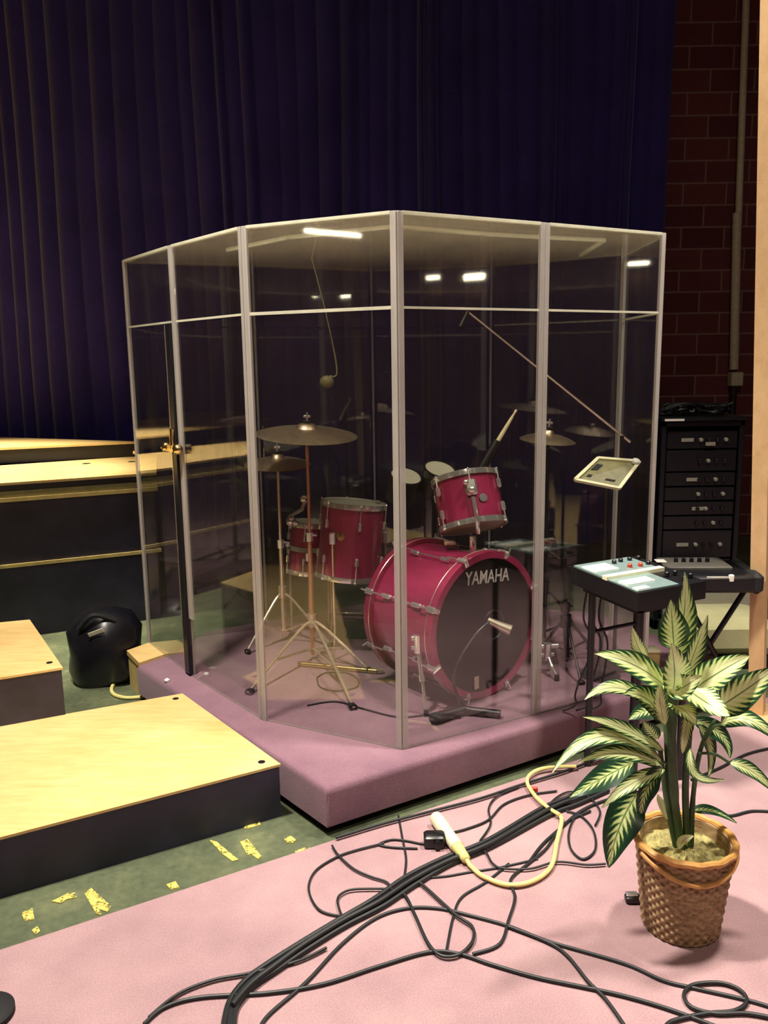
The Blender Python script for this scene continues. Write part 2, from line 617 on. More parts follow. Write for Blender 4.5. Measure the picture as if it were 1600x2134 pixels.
ys = [fold_y(x0 + (x1 - x0) * i / nx) for i in range(nx + 1)]
for k in range(nz + 1):
    z = zt * (1 - k / nz) + 0.02
    for i in range(nx + 1):
        X = x0 + (x1 - x0) * i / nx
        sway = 0.03 * sin(X * 1.7 + 0.5 * k)
        mb.v.append(V((X + 0.012 * sin(k * 1.1 + X * 3), 7.03 - ys[i] * (0.75 + 0.06 * k) + sway, z)))
for k in range(nz):
    for i in range(nx):
        a = k * (nx + 1) + i
        mb.f.append((a, a + nx + 1, a + nx + 2, a + 1))
solo('curtain', 'navy velour stage curtain hanging in folds behind the drum booth', 'curtain', mb, M['curtain'], (0, 7.0, 0), angle=80)

# conduit on the brick wall
T = Thing('conduit_pipe', 'pale metal conduit running down the dark brick wall', 'pipe', loc=(2.9, 7.2, 0))
a, b, c = PY(1556, -40, 7.22), PY(1538, 470, 7.22), PY(1529, 770, 7.22)
T.part('upper_pipe', MB().tube([a, b], 0.028, 12), M['conduit'])
T.part('lower_pipe', MB().tube([b + V((-0.015, 0, 0.1)), c], 0.036, 12), M['conduit'])
T.part('junction_box', MB().box(PY(1532, 790, 7.23), (0.10, 0.10, 0.12), bev=0.008), M['conduit'])
p = PY(1528, 815, 7.24)
T.part('dark_lower_pipe', MB().tube([p + V((0, 0, 0.03)), V((p.x, p.y, 0.0))], 0.03, 10), M['black_plastic'])

# ------------------------------------------------------------------ drum riser
E1, E2 = V((0.857, 0.515)), V((-0.515, 0.857))
O = V((-0.208, 2.60))
q = [O, O + E1 * 2.15, O + E1 * 2.2 + E2 * 0.95, V((0.55, 4.72)), V((-0.1, 4.80)), V((-0.98, 4.30)), V((-1.06, 3.965)), V((-1.19, 3.80))]
T = Thing('drum_riser', 'low platform wrapped in plum carpet carrying the drum kit and booth', 'platform', loc=(O.x, O.y, 0))
T.part('carpeted_deck', MB().bevel_prism([(p.x, p.y) for p in q], 0.035, S, 0.028), M['riser_carpet'])
q2 = [O + E1 * 0.05 + E2 * 0.05, O + E1 * 2.1 + E2 * 0.05, O + E1 * 2.12 + E2 * 0.9, V((0.53, 4.66)), V((-0.1, 4.74)), V((-0.93, 4.27)), V((-1.02, 3.94)), V((-1.13, 3.80))]
T.part('base_frame', MB().prism([(p.x, p.y) for p in q2], 0.0, 0.05), M['black_frame'], smooth=False)
s0 = PZ(672, 1655, 0.14)
T.part('corner_seam', MB().tube([V((O.x + 0.005, O.y - 0.004, 0.05)), V((O.x + 0.004, O.y - 0.002, 0.10)), V((O.x + 0.006, O.y + 0.006, 0.145))], 0.004, 6), M['riser_carpet'])

# wooden block by the left back corner
bl = [PZ(290, 1383, S), PZ(352, 1362, S), PZ(312, 1340, S), PZ(264, 1357, S)]
T = Thing('wooden_block', 'small raw wood box at the left end of the plum platform', 'box', loc=(bl[0].x, bl[0].y, 0))
T.part('top_board', MB().prism([(p.x, p.y) for p in bl], S - 0.02, S + 0.004), M['plywood'], smooth=False)
T.part('side_boards', MB().prism([(p.x + (-1.19 - p.x) * 0.06, p.y + (3.95 - p.y) * 0.06) for p in bl], 0.0, S - 0.02), M['raw_wood'], smooth=False)


def platform(name, label, poly, z, screws=(), thick=0.009, inset=0.006, group=None, skirt_bottom=0.0, extra=()):
    c = sum((V(p) for p in poly), V((0, 0))) / len(poly)
    T = Thing(name, label, 'platform', loc=(c.x, c.y, skirt_bottom), group=group)
    T.part('plywood_top', MB().prism(poly, z - thick, z), M['plywood'], smooth=False)
    ins = [tuple(V(p) + (c - V(p)).normalized() * inset) for p in poly]
    T.part('black_skirt', MB().prism(ins, skirt_bottom, z - thick), M['black_paint'], smooth=False)
    for x, y in screws:
        T.part('screw', MB().lathe([(0.013, 0), (0.013, 0.001), (0.009, 0.0025), (0.001, 0.003)], 14, Matrix.Translation((x, y, z))), M['black_frame'])
    return T


def ext(a, b, t):
    """from b towards a and on past it, to t metres from b"""
    d = (V(a) - V(b))
    d.normalize()
    return V(b) + d * t


# front plywood step
f0, f1 = PZ(0, 1745, 0.2).to_2d(), PZ(585, 1592, 0.2).to_2d()
b1, b0 = PZ(380, 1445, 0.2).to_2d(), PZ(0, 1512, 0.2).to_2d()
lf, lb = ext(f0, f1, 2.4), ext(b0, b1, 2.4)
sc = [PZ(545, 1588, 0.2), PZ(366, 1456, 0.2), ]
platform('plywood_step', 'low plywood topped step with black sides touching the plum drum platform', [tuple(lf), tuple(f1), tuple(b1), tuple(lb)], 0.2, [(p.x, p.y) for p in sc])
# second step behind
g0, g1 = PZ(0, 1412, 0.4).to_2d(), PZ(131, 1391, 0.4).to_2d()
h1, h0 = PZ(62, 1291, 0.4).to_2d(), PZ(0, 1297, 0.4).to_2d()
platform('plywood_step', 'short higher plywood step behind the long low one at far left', [tuple(ext(g0, g1, 2.2)), tuple(g1), tuple(h1), tuple(ext(h0, h1, 2.2))], 0.4,
         [(PZ(103, 1381, 0.4).x, PZ(103, 1381, 0.4).y)])

# tall choir platform at the back left
zt = 0.93
a0, a1 = PZ(0, 1007, zt).to_2d(), PZ(326, 985, zt).to_2d()
d1, d0 = PZ(326, 948, zt).to_2d(), PZ(0, 970, zt).to_2d()
A0, D0 = ext(a0, a1, 5.2), ext(d0, d1, 5.2)
cen = (a1 + d1 + A0 + D0) / 4
T = Thing('choir_platform', 'tall plywood topped choir platform with black front left of the booth', 'platform', loc=(cen.x, cen.y, 0))
T.part('plywood_top', MB().prism([tuple(A0), tuple(a1), tuple(d1), tuple(D0)], zt - 0.015, zt), M['plywood'], smooth=False)
u = (a1 - A0).normalized()
nrm = V((u.y, -u.x))


def front_band(z0, z1, out, mat, nm, e=0.0):
    """a rail along the front face, from z0 to z1, standing out by out"""
    p, r = A0 + nrm * out, a1 + nrm * out + u * e
    p2, r2 = A0 - nrm * 0.05, a1 - nrm * 0.05 + u * e
    T.part(nm, MB().prism([tuple(p), tuple(r), tuple(r2), tuple(p2)], z0, z1), mat, smooth=False)


ins = [tuple(V(p) + (cen - V(p)).normalized() * 0.03) for p in (A0, a1, d1, D0)]
T.part('black_skirt', MB().prism(ins, 0.0, zt - 0.015), M['black_paint'], smooth=False)
front_band(zt - 0.045, zt - 0.015, 0.004, M['black_frame'], 'top_frame_rail')
front_band(zt - 0.085, zt - 0.05, 0.0, M['olive_rail'], 'olive_rail')
front_band(zt - 0.112, zt - 0.088, 0.008, M['raw_wood'], 'wooden_edge_rail')
zz = 0.45
front_band(zz - 0.02, zz, 0.008, M['raw_wood'], 'lower_wooden_rail')
for px, py in ((275, 962), (180, 966)):
    p = PZ(px, py, zt)
    T.part('screw', MB().lathe([(0.03, 0), (0.03, 0.001), (0.001, 0.003)], 12, Matrix.Translation(p)), M['black_frame'])
p = PZ(281, 943, zt + 0.03)
T.part('brass_catch', MB().box(p, (0.03, 0.03, 0.03), bev=0.006), M['brass'])
# upper level
zt2 = 1.04
k0, k1 = PZ(0, 940, zt2).to_2d(), PZ(288, 920, zt2).to_2d()
m0 = PZ(0, 911, zt2).to_2d()
K0, M0 = ext(k0, k1, 4.2), ext(m0, k1, (V(m0) - V(k1)).length + 0.1)
N0 = V((-6.6, 6.72))
K0 = K0 + V((-1.4, 0.6))
cen = (K0 + k1 + M0 + N0) / 4
T = Thing('choir_platform', 'upper choir platform tapering behind the tall one at far left', 'platform', loc=(cen.x, cen.y, 0))
T.part('plywood_top', MB().prism([tuple(K0), tuple(k1), tuple(M0), tuple(N0)], zt2 - 0.015, zt2), M['plywood'], smooth=False)
ins = [tuple(V(p) + (cen - V(p)).normalized() * 0.03) for p in (K0, k1, M0, N0)]
T.part('black_skirt', MB().prism(ins, zt + 0.001, zt2 - 0.015), M['black_frame'], smooth=False)
for p in (M0 + V((0.15, -0.12)), N0 + V((0.15, -0.12)), (M0 + N0) / 2 + V((0, -0.12))):
    T.part('leg', MB().tube([V((p.x, p.y, 0)), V((p.x, p.y, zt + 0.01))], 0.03, 10), M['black_frame'])

# black bag on the floor behind the steps
mb = MB()
bc = PZ(210, 1428, 0.0)
prof = [(0.02, 0.0), (0.155, 0.0), (0.185, 0.06), (0.19, 0.16), (0.17, 0.26), (0.12, 0.335), (0.05, 0.37), (0.01, 0.375)]
mb.lathe(prof, 40, Matrix.Translation(bc + V((0, 0.12, 0))))
for i, v in enumerate(mb.v):
    d = v - bc
    v.x = bc.x + d.x * 1.0 + 0.02 * sin(d.z * 21 + d.x * 9)
    v.y += 0.015 * sin(d.x * 25 + d.z * 13)
T = Thing('black_bag', 'rounded black bag on the floor beside the raw wood box', 'bag', loc=tuple(bc))
T.part('body', mb, M['black_frame'])
T.part('painted_glint', MB().box((0, 0, 0), (0.08, 0.004, 0.022), frame(PY(200, 1318, bc.y - 0.062), (-0.3, -0.25, 0.95), (0.7, 0, 0.5)), bev=0.0018), M['conduit'])  # pale piece stands in for a glint on the black body
T.part('carry_strap', MB().tube(spline([bc + V((-0.08, -0.02, 0.30)), bc + V((0.0, -0.03, 0.375)), bc + V((0.09, 0.02, 0.33))], 8), 0.012, 8), M['rubber'])

# yellow tape scraps on the green floor
tapes = [('small yellow tape strip beside the low plywood step', [(508, 1727), (512, 1722), (541, 1714), (543, 1720), (515, 1729)]),
         ('long yellow tape scrap lying diagonally on the green floor', [(436, 1752), (452, 1756), (488, 1786), (497, 1793), (484, 1796), (462, 1780)]),
         ('forked yellow tape scrap next to the long diagonal one', [(500, 1756), (516, 1750), (545, 1786), (538, 1792), (524, 1782), (516, 1784)]),
         ('round yellow tape scrap near the carpeted platform corner', [(592, 1750), (606, 1743), (617, 1752), (610, 1758), (598, 1758)]),
         ('torn yellow tape scrap at the carpet edge by the platform corner', [(614, 1776), (634, 1768), (668, 1769), (660, 1777), (634, 1785), (620, 1784)]),
         ('ragged yellow tape scrap with several stripes on the green floor', [(108, 1880), (140, 1864), (156, 1862), (160, 1872), (138, 1876), (128, 1884)]),
         ('yellow tape scrap with a split end beside the ragged one', [(176, 1864), (190, 1852), (232, 1890), (224, 1902), (206, 1896), (212, 1908), (200, 1906)]),
         ('squarish yellow tape scrap nearest the left edge', [(44, 1905), (68, 1894), (72, 1918), (52, 1922)]),
         ('tiny yellow tape dot in front of the squarish scrap', [(66, 1940), (78, 1932), (84, 1942), (74, 1950)]),
         ('faint yellow tape fleck alone in the middle of the strip', [(346, 1845), (366, 1838), (374, 1852), (356, 1856)])]
for lb_, poly in tapes:
    P3 = [PZ(x, y, 0.0) for x, y in poly]
    ar = sum(P3[i].x * P3[(i + 1) % len(P3)].y - P3[(i + 1) % len(P3)].x * P3[i].y for i in range(len(P3)))
    if ar < 0:
        P3.reverse()
    solo('tape_scrap', lb_, 'tape', MB().prism([(p.x, p.y) for p in P3], 0.0002, 0.0035), M['tape'], tuple(P3[0]), group='yellow tape scraps on the green floor', smooth=False)

# ------------------------------------------------------------------ acrylic drum booth
ZT, ZJ = 2.07, 1.765
BP = {'A': (-1.218, 4.113), 'B': (-0.872, 3.62), 'C': (-0.498, 3.154), 'D': (0.055, 2.876), 'E': (0.598, 3.171), 'F': (1.135, 3.475),
      'G': (1.153, 4.09), 'H': (0.58, 4.53), 'I': (-0.05, 4.66), 'J': (-0.64, 4.33)}
BP = {k: V(v) for k, v in BP.items()}
order = 'ABCDEFGHIJ'
T = Thing('drum_booth', 'clear acrylic drum booth with frosted posts and hazy roof', 'booth', loc=(0, 3.7, S))
tk = 0.006
for i, k in enumerate(order):
    a, b = BP[k], BP[order[(i + 1) % 10]]
    d = (b - a).normalized()
    pa, pb = a + d * 0.022, b - d * 0.022
    back = k in 'GHIJ'

    def panel(z0, z1, pa=pa, pb=pb, d=d):
        n = V((-d.y, d.x)) * (tk / 2)
        m = MB()
        m.prism([tuple(pa - n), tuple(pb - n), tuple(pb + n), tuple(pa + n)], z0, z1)
        return m
    p = T.part('side_panel', panel(S + 0.001, ZJ - 0.004), M['pane'], smooth=False)
    p2 = T.part('upper_panel', panel(ZJ + 0.004, ZT - 0.004), M['pane'], smooth=False)
    if not back or k == 'G':
        h = 0.011 if k == 'C' else 0.008
        T.part('joint_strip', MB().bar((pa.x, pa.y, ZJ), (pb.x, pb.y, ZJ), 0.010, h), M['edge'] if not back else M['faint_edge'], smooth=False)
    T.part('top_rim', MB().bar((pa.x, pa.y, ZT), (pb.x, pb.y, ZT), 0.014, 0.010), M['edge'], smooth=False)
    if not back:
        T.part('bottom_rim', MB().bar((pa.x, pa.y, S + 0.003), (pb.x, pb.y, S + 0.003), 0.006, 0.004), M['faint_edge'], smooth=False)
for i, k in enumerate(order):
    p = BP[k]
    d1 = (p - BP[order[i - 1]]).normalized()
    d2 = (BP[order[(i + 1) % 10]] - p).normalized()
    if k in 'HIJ':
        T.part('slim_post', MB().tube([V((p.x, p.y, S)), V((p.x, p.y, ZT))], 0.006, 8), M['faint_edge'])
        continue
    w = {'A': 0.015, 'B': 0.017, 'G': 0.015, 'F': 0.019}.get(k, 0.0205)
    zb = 0.46 if k == 'B' else S
    m = MB()
    for dd, sg in ((d1, -1), (d2, 1)):
        q_ = p + dd * sg * (w * 0.56)
        m.bar((q_.x, q_.y, zb), (q_.x, q_.y, ZT + 0.004), w, 0.012, up=(-dd.y, dd.x, 0))
    T.part('corner_post', m, M['post'], smooth=False)
    if k in 'CDE':
        T.part('hinge_rod', MB().tube([V((p.x, p.y, S)), V((p.x, p.y, ZT))], 0.0035, 8), M['grey_metal'])
# post B has a thin sleeve below
p = BP['B']
T.part('thin_sleeve', MB().tube([V((p.x, p.y, S)), V((p.x, p.y, 0.46))], 0.005, 8), M['faint_edge'])
# roof
cen = sum(BP.values(), V((0, 0))) / 10
rp = [tuple(p + (cen - p).normalized() * 0.012) for p in BP.values()]
T.part('roof_panel', MB().prism(rp, ZT - 0.012, ZT - 0.004), M['roof'], smooth=False)
rp2 = [V(p) + (cen - V(p)).normalized() * 0.22 for p in rp]
for i, k in enumerate(order):
    if k in 'BCDEF':
        a, b = rp2[i], rp2[(i + 1) % 10]
        T.part('roof_batten', MB().bar((a.x, a.y, ZT - 0.016), (b.x, b.y, ZT - 0.016), 0.012, 0.007), M['edge'], smooth=False)
# door with black edge and brass latch
dAB = (BP['B'] - BP['A']).normalized()
p = BP['B'] - dAB * 0.052
T.part('door_edge', MB().bar((p.x, p.y, S + 0.01), (p.x, p.y, ZJ - 0.01), 0.046, 0.03, up=(-dAB.y, dAB.x, 0)), M['black_frame'], smooth=False)
p3 = BP['B'] - dAB * 0.080
T.part('door_edge_trim', MB().bar((p3.x, p3.y, S + 0.01), (p3.x, p3.y, ZJ - 0.01), 0.006, 0.032, up=(-dAB.y, dAB.x, 0)), M['dull_chrome'], smooth=False)
hz = PY(372, 935, p.y - 0.03).z
nAB = V((dAB.y, -dAB.x, 0))
hc = V((p.x, p.y, hz)) + nAB * 0.022
hd = T.part('door_latch', MB().bar(hc - V((dAB.x, dAB.y, 0)) * 0.07, hc + V((dAB.x, dAB.y, 0)) * 0.07, 0.02, 0.028).sphere(hc - V((dAB.x, dAB.y, 0)) * 0.075, 0.024).sphere(hc + V((dAB.x, dAB.y, 0)) * 0.06, 0.024), M['brass'], label='brass door latch')
T.part('latch_lever', MB().tube([hc, hc + V((0, 0, 0.045)), hc + V((0.004, 0, 0.085))], [0.012, 0.011, 0.015], 10), M['brass'], parent=hd)
for px, py in ((348, 1419), (430, 1406)):
    q_ = PZ(px, py, S)
    T.part('floor_bolt', MB().lathe([(0.012, 0), (0.012, 0.006), (0.004, 0.012), (0.001, 0.013)], 12, Matrix.Translation(q_)), M['white_plastic'])

# ------------------------------------------------------------------ drums


def drum(T, r, h, lugs, head_top, head_bot, hoop='chrome', shell='red', wood=False, vent=True, lug_len=None, phase=0.0):
    """cylinder drum in T's own space, axis z, centred on the origin"""
    sh = T.part('shell', MB().lathe([(r - 0.008, -h / 2), (r, -h / 2 + 0.001), (r, -h / 6), (r, h / 6), (r, h / 2 - 0.001), (r - 0.008, h / 2)], 64), M[shell], world=False)
    hr = 0.006 if not wood else 0.013
    hw = 0.016 if not wood else 0.022
    for sg, hm, nm in ((1, head_top, 'top_head'), (-1, head_bot, 'bottom_head')):
        z = sg * h / 2
        T.part(nm, MB().lathe([(0.001, z + sg * 0.004), (r * 0.5, z + sg * 0.0042), (r - 0.006, z + sg * 0.004), (r + 0.002, z + sg * 0.001), (r + 0.002, z - sg * 0.006)], 64), M[hm], world=False)
        prof = [(r + 0.003, z - sg * hw * 0.9), (r + 0.003 + hr, z - sg * hw * 0.9), (r + 0.003 + hr * 1.1, z), (r + 0.003 + hr, z + sg * hw * 0.6), (r + 0.003, z + sg * hw * 0.65)]
        T.part('hoop', MB().lathe(prof, 64, closed=True), M[hoop], world=False)
    for i in range(lugs):
        a = phase + 2 * pi * i / lugs
        for sg in (1, -1):
            c = V(((r + 0.010) * cos(a), (r + 0.010) * sin(a), sg * h * 0.24))
            m = MB()
            F = frame((c.x, c.y, c.z), (0, 0, sg), (cos(a), sin(a), 0))
            m.box((0, 0, 0), (0.02, 0.016, 0.042), F, bev=0.005)
            m.tube([F @ V((0.002, 0, 0.01)), V(((r + 0.012) * cos(a), (r + 0.012) * sin(a), sg * (h / 2 + 0.004)))], 0.0032, 6)
            m.sphere(V(((r + 0.012) * cos(a), (r + 0.012) * sin(a), sg * (h / 2 + 0.008))), 0.0065, 8)
            T.part('lug', m, M['chrome'], world=False)
    return sh


# bass drum ----------------------------------------------------
nb = V((0.62, -0.785, 0.02)).normalized()
R0, H0 = 0.292, 0.40
fc = PY(1007, 1301, 3.37)
bc = fc - nb * (H0 / 2)
FM = frame(tuple(bc), nb, (0.785, 0.62, 0))   # local x to the right seen from the front, z towards the front
T = Thing('bass_drum', 'large red bass drum with black front head at the front of the kit', 'drum', mat=FM)
sh = T.part('shell', MB().lathe([(R0 - 0.01, -H0 / 2), (R0, -H0 / 2 + 0.002), (R0, -H0 / 6), (R0, H0 / 6), (R0, H0 / 2 - 0.002), (R0 - 0.01, H0 / 2)], 96), M['red'], world=False)
for sg, nm in ((1, 'front_head'), (-1, 'batter_head')):
    z = sg * H0 / 2
    hd = T.part(nm, MB().lathe([(0.001, z + sg * 0.012), (R0 * 0.6, z + sg * 0.012), (R0 - 0.012, z + sg * 0.010), (R0 - 0.002, z + sg * 0.004), (R0 - 0.002, z - 0.004 * sg)], 96), M['drum_black' if sg > 0 else 'drum_white'], world=False)
    if sg > 0:
        front = hd
    prof = [(R0 + 0.002, z - sg * 0.022), (R0 + 0.020, z - sg * 0.022), (R0 + 0.022, z), (R0 + 0.020, z + sg * 0.020), (R0 - 0.008, z + sg * 0.021), (R0 - 0.008, z + sg * 0.012), (R0 + 0.002, z + sg * 0.010)]
    T.part('wooden_hoop', MB().lathe(prof, 96, closed=True), M['red'], world=False)
    T.part('hoop_inlay', MB().torus(R0 + 0.0205, 0.0026, z - sg * 0.016, 96, 6), M['dull_chrome'], world=False)
for i in range(8):
    a = pi / 8 + 2 * pi * i / 8
    ca_, sa_ = cos(a), sin(a)
    m = MB()
    for sg in (1, -1):
        F = frame(((R0 + 0.010) * ca_, (R0 + 0.010) * sa_, sg * H0 * 0.24), (0, 0, sg), (ca_, sa_, 0))
        m.box((0, 0, 0), (0.022, 0.020, 0.055), F, bev=0.006)
    m.tube([V(((R0 + 0.014) * ca_, (R0 + 0.014) * sa_, -H0 * 0.24)), V(((R0 + 0.014) * ca_, (R0 + 0.014) * sa_, H0 * 0.24))], 0.003, 6)
    T.part('lug', m, M['chrome'], world=False)
    for sg in (1, -1):
        m = MB()
        F = frame(((R0 + 0.026) * ca_, (R0 + 0.026) * sa_, sg * (H0 / 2)), (0, 0, sg), (ca_, sa_, 0))
        m.box((0, 0, 0), (0.012, 0.026, 0.05), F, bev=0.004)
        m.box((-0.014, 0, 0.024), (0.03, 0.02, 0.008), F, bev=0.003)
        m.tube([F @ V((0.0, 0, 0.03)), F @ V((0, 0, -0.085))], 0.0036, 6)
        m.tube([F @ V((-0.02, 0, 0.034)), F @ V((0.02, 0, 0.034))], 0.004, 6)
        T.part('tension_claw', m, M['chrome'], world=False)


def lettering(text, size, F, sx=1.0, ext=0.0008, bold=0.012):
    cu = bpy.data.curves.new('lettering', 'FONT')
    cu.body = text
    cu.size = size
    cu.extrude = ext
    cu.offset = bold * size
    cu.align_x = 'CENTER'
    cu.align_y = 'CENTER'
    ob = bpy.data.objects.new('lettering_source', cu)
    COL.objects.link(ob)
    bpy.context.view_layer.update()
    me = bpy.data.meshes.new_from_object(ob.evaluated_get(bpy.context.evaluated_depsgraph_get()))
    COL.objects.unlink(ob)
    bpy.data.objects.remove(ob)
    m = MB()
    m.add([(v.co.x * sx, v.co.y, v.co.z) for v in me.vertices], [tuple(p.vertices) for p in me.polygons], F)
    bpy.data.meshes.remove(me)
    return m


Lt = T.inv @ PY(1012, 1202, 3.38)
FL = Matrix.Translation((Lt.x, Lt.y, H0 / 2 + 0.0135)) @ Matrix.Rotation(radians(-5), 4, 'Z')
T.part('lettering', lettering('YAMAHA', 0.078, FL, 0.80), M['logo'], world=False, parent=front, smooth=False, label='silver lettering YAMAHA')
st = T.inv @ PY(959, 1410, 3.40)
T.part('sticker', MB().box((st.x, st.y, H0 / 2 + 0.0125), (0.026, 0.055, 0.001)), M['cream_plastic'], world=False, parent=front, smooth=False)
# port ring with a microphone capsule in it
pr_ = T.inv @ PY(1040, 1306, 3.36)
T.part('port_ring', MB().torus(0.062, 0.004, H0 / 2 + 0.014, 40, 6, Matrix.Translation((pr_.x, pr_.y, 0))), M['black_plastic'], world=False, parent=front)
# spurs
for px0, py0, px1, py1, dy in ((872, 1350, 888, 1492, 3.17), (1140, 1365, 1160, 1418, 3.52)):
    foot = PZ(px1, py1, S)
    top = PY(px0, py0, foot.y + 0.09)
    m = MB()
    m.tube([top, top.lerp(foot, 0.45), top.lerp(foot, 0.46), foot + V((0, 0, 0.02))], [0.010, 0.010, 0.007, 0.007], 10)
    m.tube([top.lerp(foot, 0.40), top.lerp(foot, 0.5)], 0.013, 10)
    sp = T.part('spur_leg', m, M['chrome'])
    T.part('rubber_foot', MB().tube([foot + V((0, 0, 0.028)), foot + V((0, 0, 0.0))], [0.010, 0.012], 10), M['rubber'], parent=sp)
    sp2 = T.part('spur_bracket', MB().tube([top + V((0.0, 0.0, 0.055)), top - V((0, 0, 0.02))], 0.019, 12).tube([top + V((-0.03, 0, 0.04)), top + V((0.05, 0.01, 0.04))], 0.012, 10).tube([top + V((-0.03, 0, 0.0)), top + V((0.03, 0.01, 0.0))], 0.010, 10), M['chrome'])
# tom holder on top of the shell
hb = PY(985, 1160, 3.50)
m = MB()
m.tube([hb + V((0, 0, -0.04)), hb + V((0, 0, 0.09))], 0.016, 12)
m.tube([hb + V((-0.05, 0.0, 0.015)), hb + V((0.06, -0.01, 0.02))], 0.013, 10)
m.box(hb + V((0, 0, -0.02)), (0.09, 0.06, 0.03), bev=0.008)
m.sphere(hb + V((0.05, -0.02, 0.025)), 0.018)
m.sphere(hb + V((-0.045, -0.02, 0.0)), 0.016)
T.part('tom_holder', m, M['chrome'])
m = MB()
m.box((0, -0.03, 0), (0.05, 0.05, 0.02), Matrix.Translation(PY(936, 1128, 3.55)), bev=0.006)
T.part('holder_plate', m, M['dull_chrome'])

# rack tom -----------------------------------------------------
rc = PY(977, 1047, 3.62)
ax = V((-0.14, 0.36, 0.92)).normalized()
FM = frame(tuple(rc), ax, (1, 0, 0))
T = Thing('rack_tom', 'small red tom tilted above the bass drum', 'drum', mat=FM, group=None)
drum(T, 0.142, 0.215, 6, 'drum_white', 'drum_white', phase=-pi / 2)
m = MB()
m.box((0, -0.152, 0.035), (0.05, 0.022, 0.07), bev=0.008)
m.sphere((0.0, -0.17, 0.02), 0.018)
m.sphere((-0.02, -0.168, 0.055), 0.012)
m.tube([V((0, -0.16, -0.01)), V((0, -0.165, -0.10)), V((0.0, -0.12, -0.16))], 0.009, 8)
T.part('mounting_bracket', m, M['chrome'], world=False)
m = MB()
m.lathe([(0.001, 0), (0.018, 0), (0.018, 0.003), (0.001, 0.004)], 16, frame((0.045, -0.137, -0.015), (0.3, -1, 0), (1, 0, 0)))
T.part('badge', m, M['chrome'], world=False)

# floor toms ---------------------------------------------------
fcen = PY(731, 1124, 3.98)
FM = frame(tuple(fcen), V((0.10, 0.05, 0.99)), (1, 0, 0))
T = Thing('floor_tom', 'large red tom with round silver badge left of the bass drum', 'drum', mat=FM)
drum(T, 0.152, 0.352, 6, 'drum_white', 'drum_white', phase=-pi / 2 + 0.25)
bp = T.inv @ PY(712, 1117, 3.85)
m = MB()
an = math.atan2(bp.y, bp.x)
m.lathe([(0.001, 0.004), (0.02, 0.003), (0.021, 0)], 20, frame((0.152 * cos(an), 0.152 * sin(an), bp.z), (cos(an), sin(an), 0), (0, 0, 1)))
T.part('badge', m, M['brass'], world=False)
for a in (0.15, 2.3, 4.2):
    p = FM @ V((0.168 * cos(a), 0.168 * sin(a), 0.02))
    m = MB().tube([p, V((p.x, p.y, 0.30)), V((p.x + 0.02 * cos(a), p.y + 0.02 * sin(a), S + 0.005))], 0.006, 8)
    T.part('leg', m, M['dull_chrome'])
    T.part('leg_bracket', MB().box(p, (0.03, 0.03, 0.06), bev=0.006), M['chrome'])

scen = PY(643, 1140, 4.22)
FM = frame(tuple(scen), V((0.08, 0.05, 0.99)), (1, 0, 0))
T = Thing('floor_tom', 'smaller red drum half hidden behind the large red tom', 'drum', mat=FM)
drum(T, 0.098, 0.25, 6, 'drum_white', 'drum_white', phase=0.4)
T.part('grey_band', MB().lathe([(0.100, -0.012), (0.108, -0.012), (0.108, 0.012), (0.100, 0.012)], 48, closed=True), M['grey_metal'], world=False)
m = MB()
m.tube([FM @ V((-0.09, -0.06, 0.10)), FM @ V((-0.10, -0.06, 0.16)), FM @ V((-0.04, -0.05, 0.20)), FM @ V((-0.02, -0.06, 0.27))], 0.010, 8)
m.sphere(FM @ V((-0.09, -0.08, 0.14)), 0.026)
m.sphere(FM @ V((-0.03, -0.06, 0.255)), 0.022)
m.sphere(FM @ V((-0.10, -0.07, 0.02)), 0.016)
T.part('chrome_clamp', m, M['chrome'])
for a in (0.6, 2.7, 4.8):
    p = FM @ V((0.115 * cos(a), 0.115 * sin(a), -0.03))
    T.part('leg', MB().tube([p, V((p.x, p.y, S + 0.002))], 0.006, 8), M['dull_chrome'])
    T.part('leg_bracket', MB().box(p, (0.028, 0.028, 0.05), bev=0.006), M['chrome'])

# two small drums with pale heads behind ------------------------
for px, py, y, lab in ((917, 978, 4.02, 'small black drum with pale head beside the tilted red tom'), (846, 992, 4.0, 'small black drum with pale head partly behind the front booth post')):
    c = PY(px, py, y)
    axs = V((0.22, -0.38, 0.9)).normalized()
    FM = frame(tuple(c), axs, (1, 0, 0))
    T = Thing('small_drum', lab, 'drum', mat=FM, group='small black drums behind the bass drum')
    T.part('shell', MB().lathe([(0.072, -0.13), (0.078, -0.128), (0.078, -0.004), (0.070, -0.003)], 40), M['black_plastic'], world=False)
    T.part('head', MB().lathe([(0.001, 0.002), (0.072, 0.001), (0.074, -0.004)], 40), M['drum_white'], world=False)
    T.part('hoop', MB().torus(0.078, 0.0055, 0.0, 48, 6), M['black_frame'], world=False)
    m = MB()
    m.tube([FM @ V((0, 0, -0.12)), FM @ V((0.0, 0.0, -0.16)), V((c.x - 0.02, c.y + 0.08, c.z - 0.22)), V((c.x - 0.02, c.y + 0.08, S))], 0.009, 8)
    T.part('stand_tube', m, M['black_frame'])

# ------------------------------------------------------------------ cymbals and stands


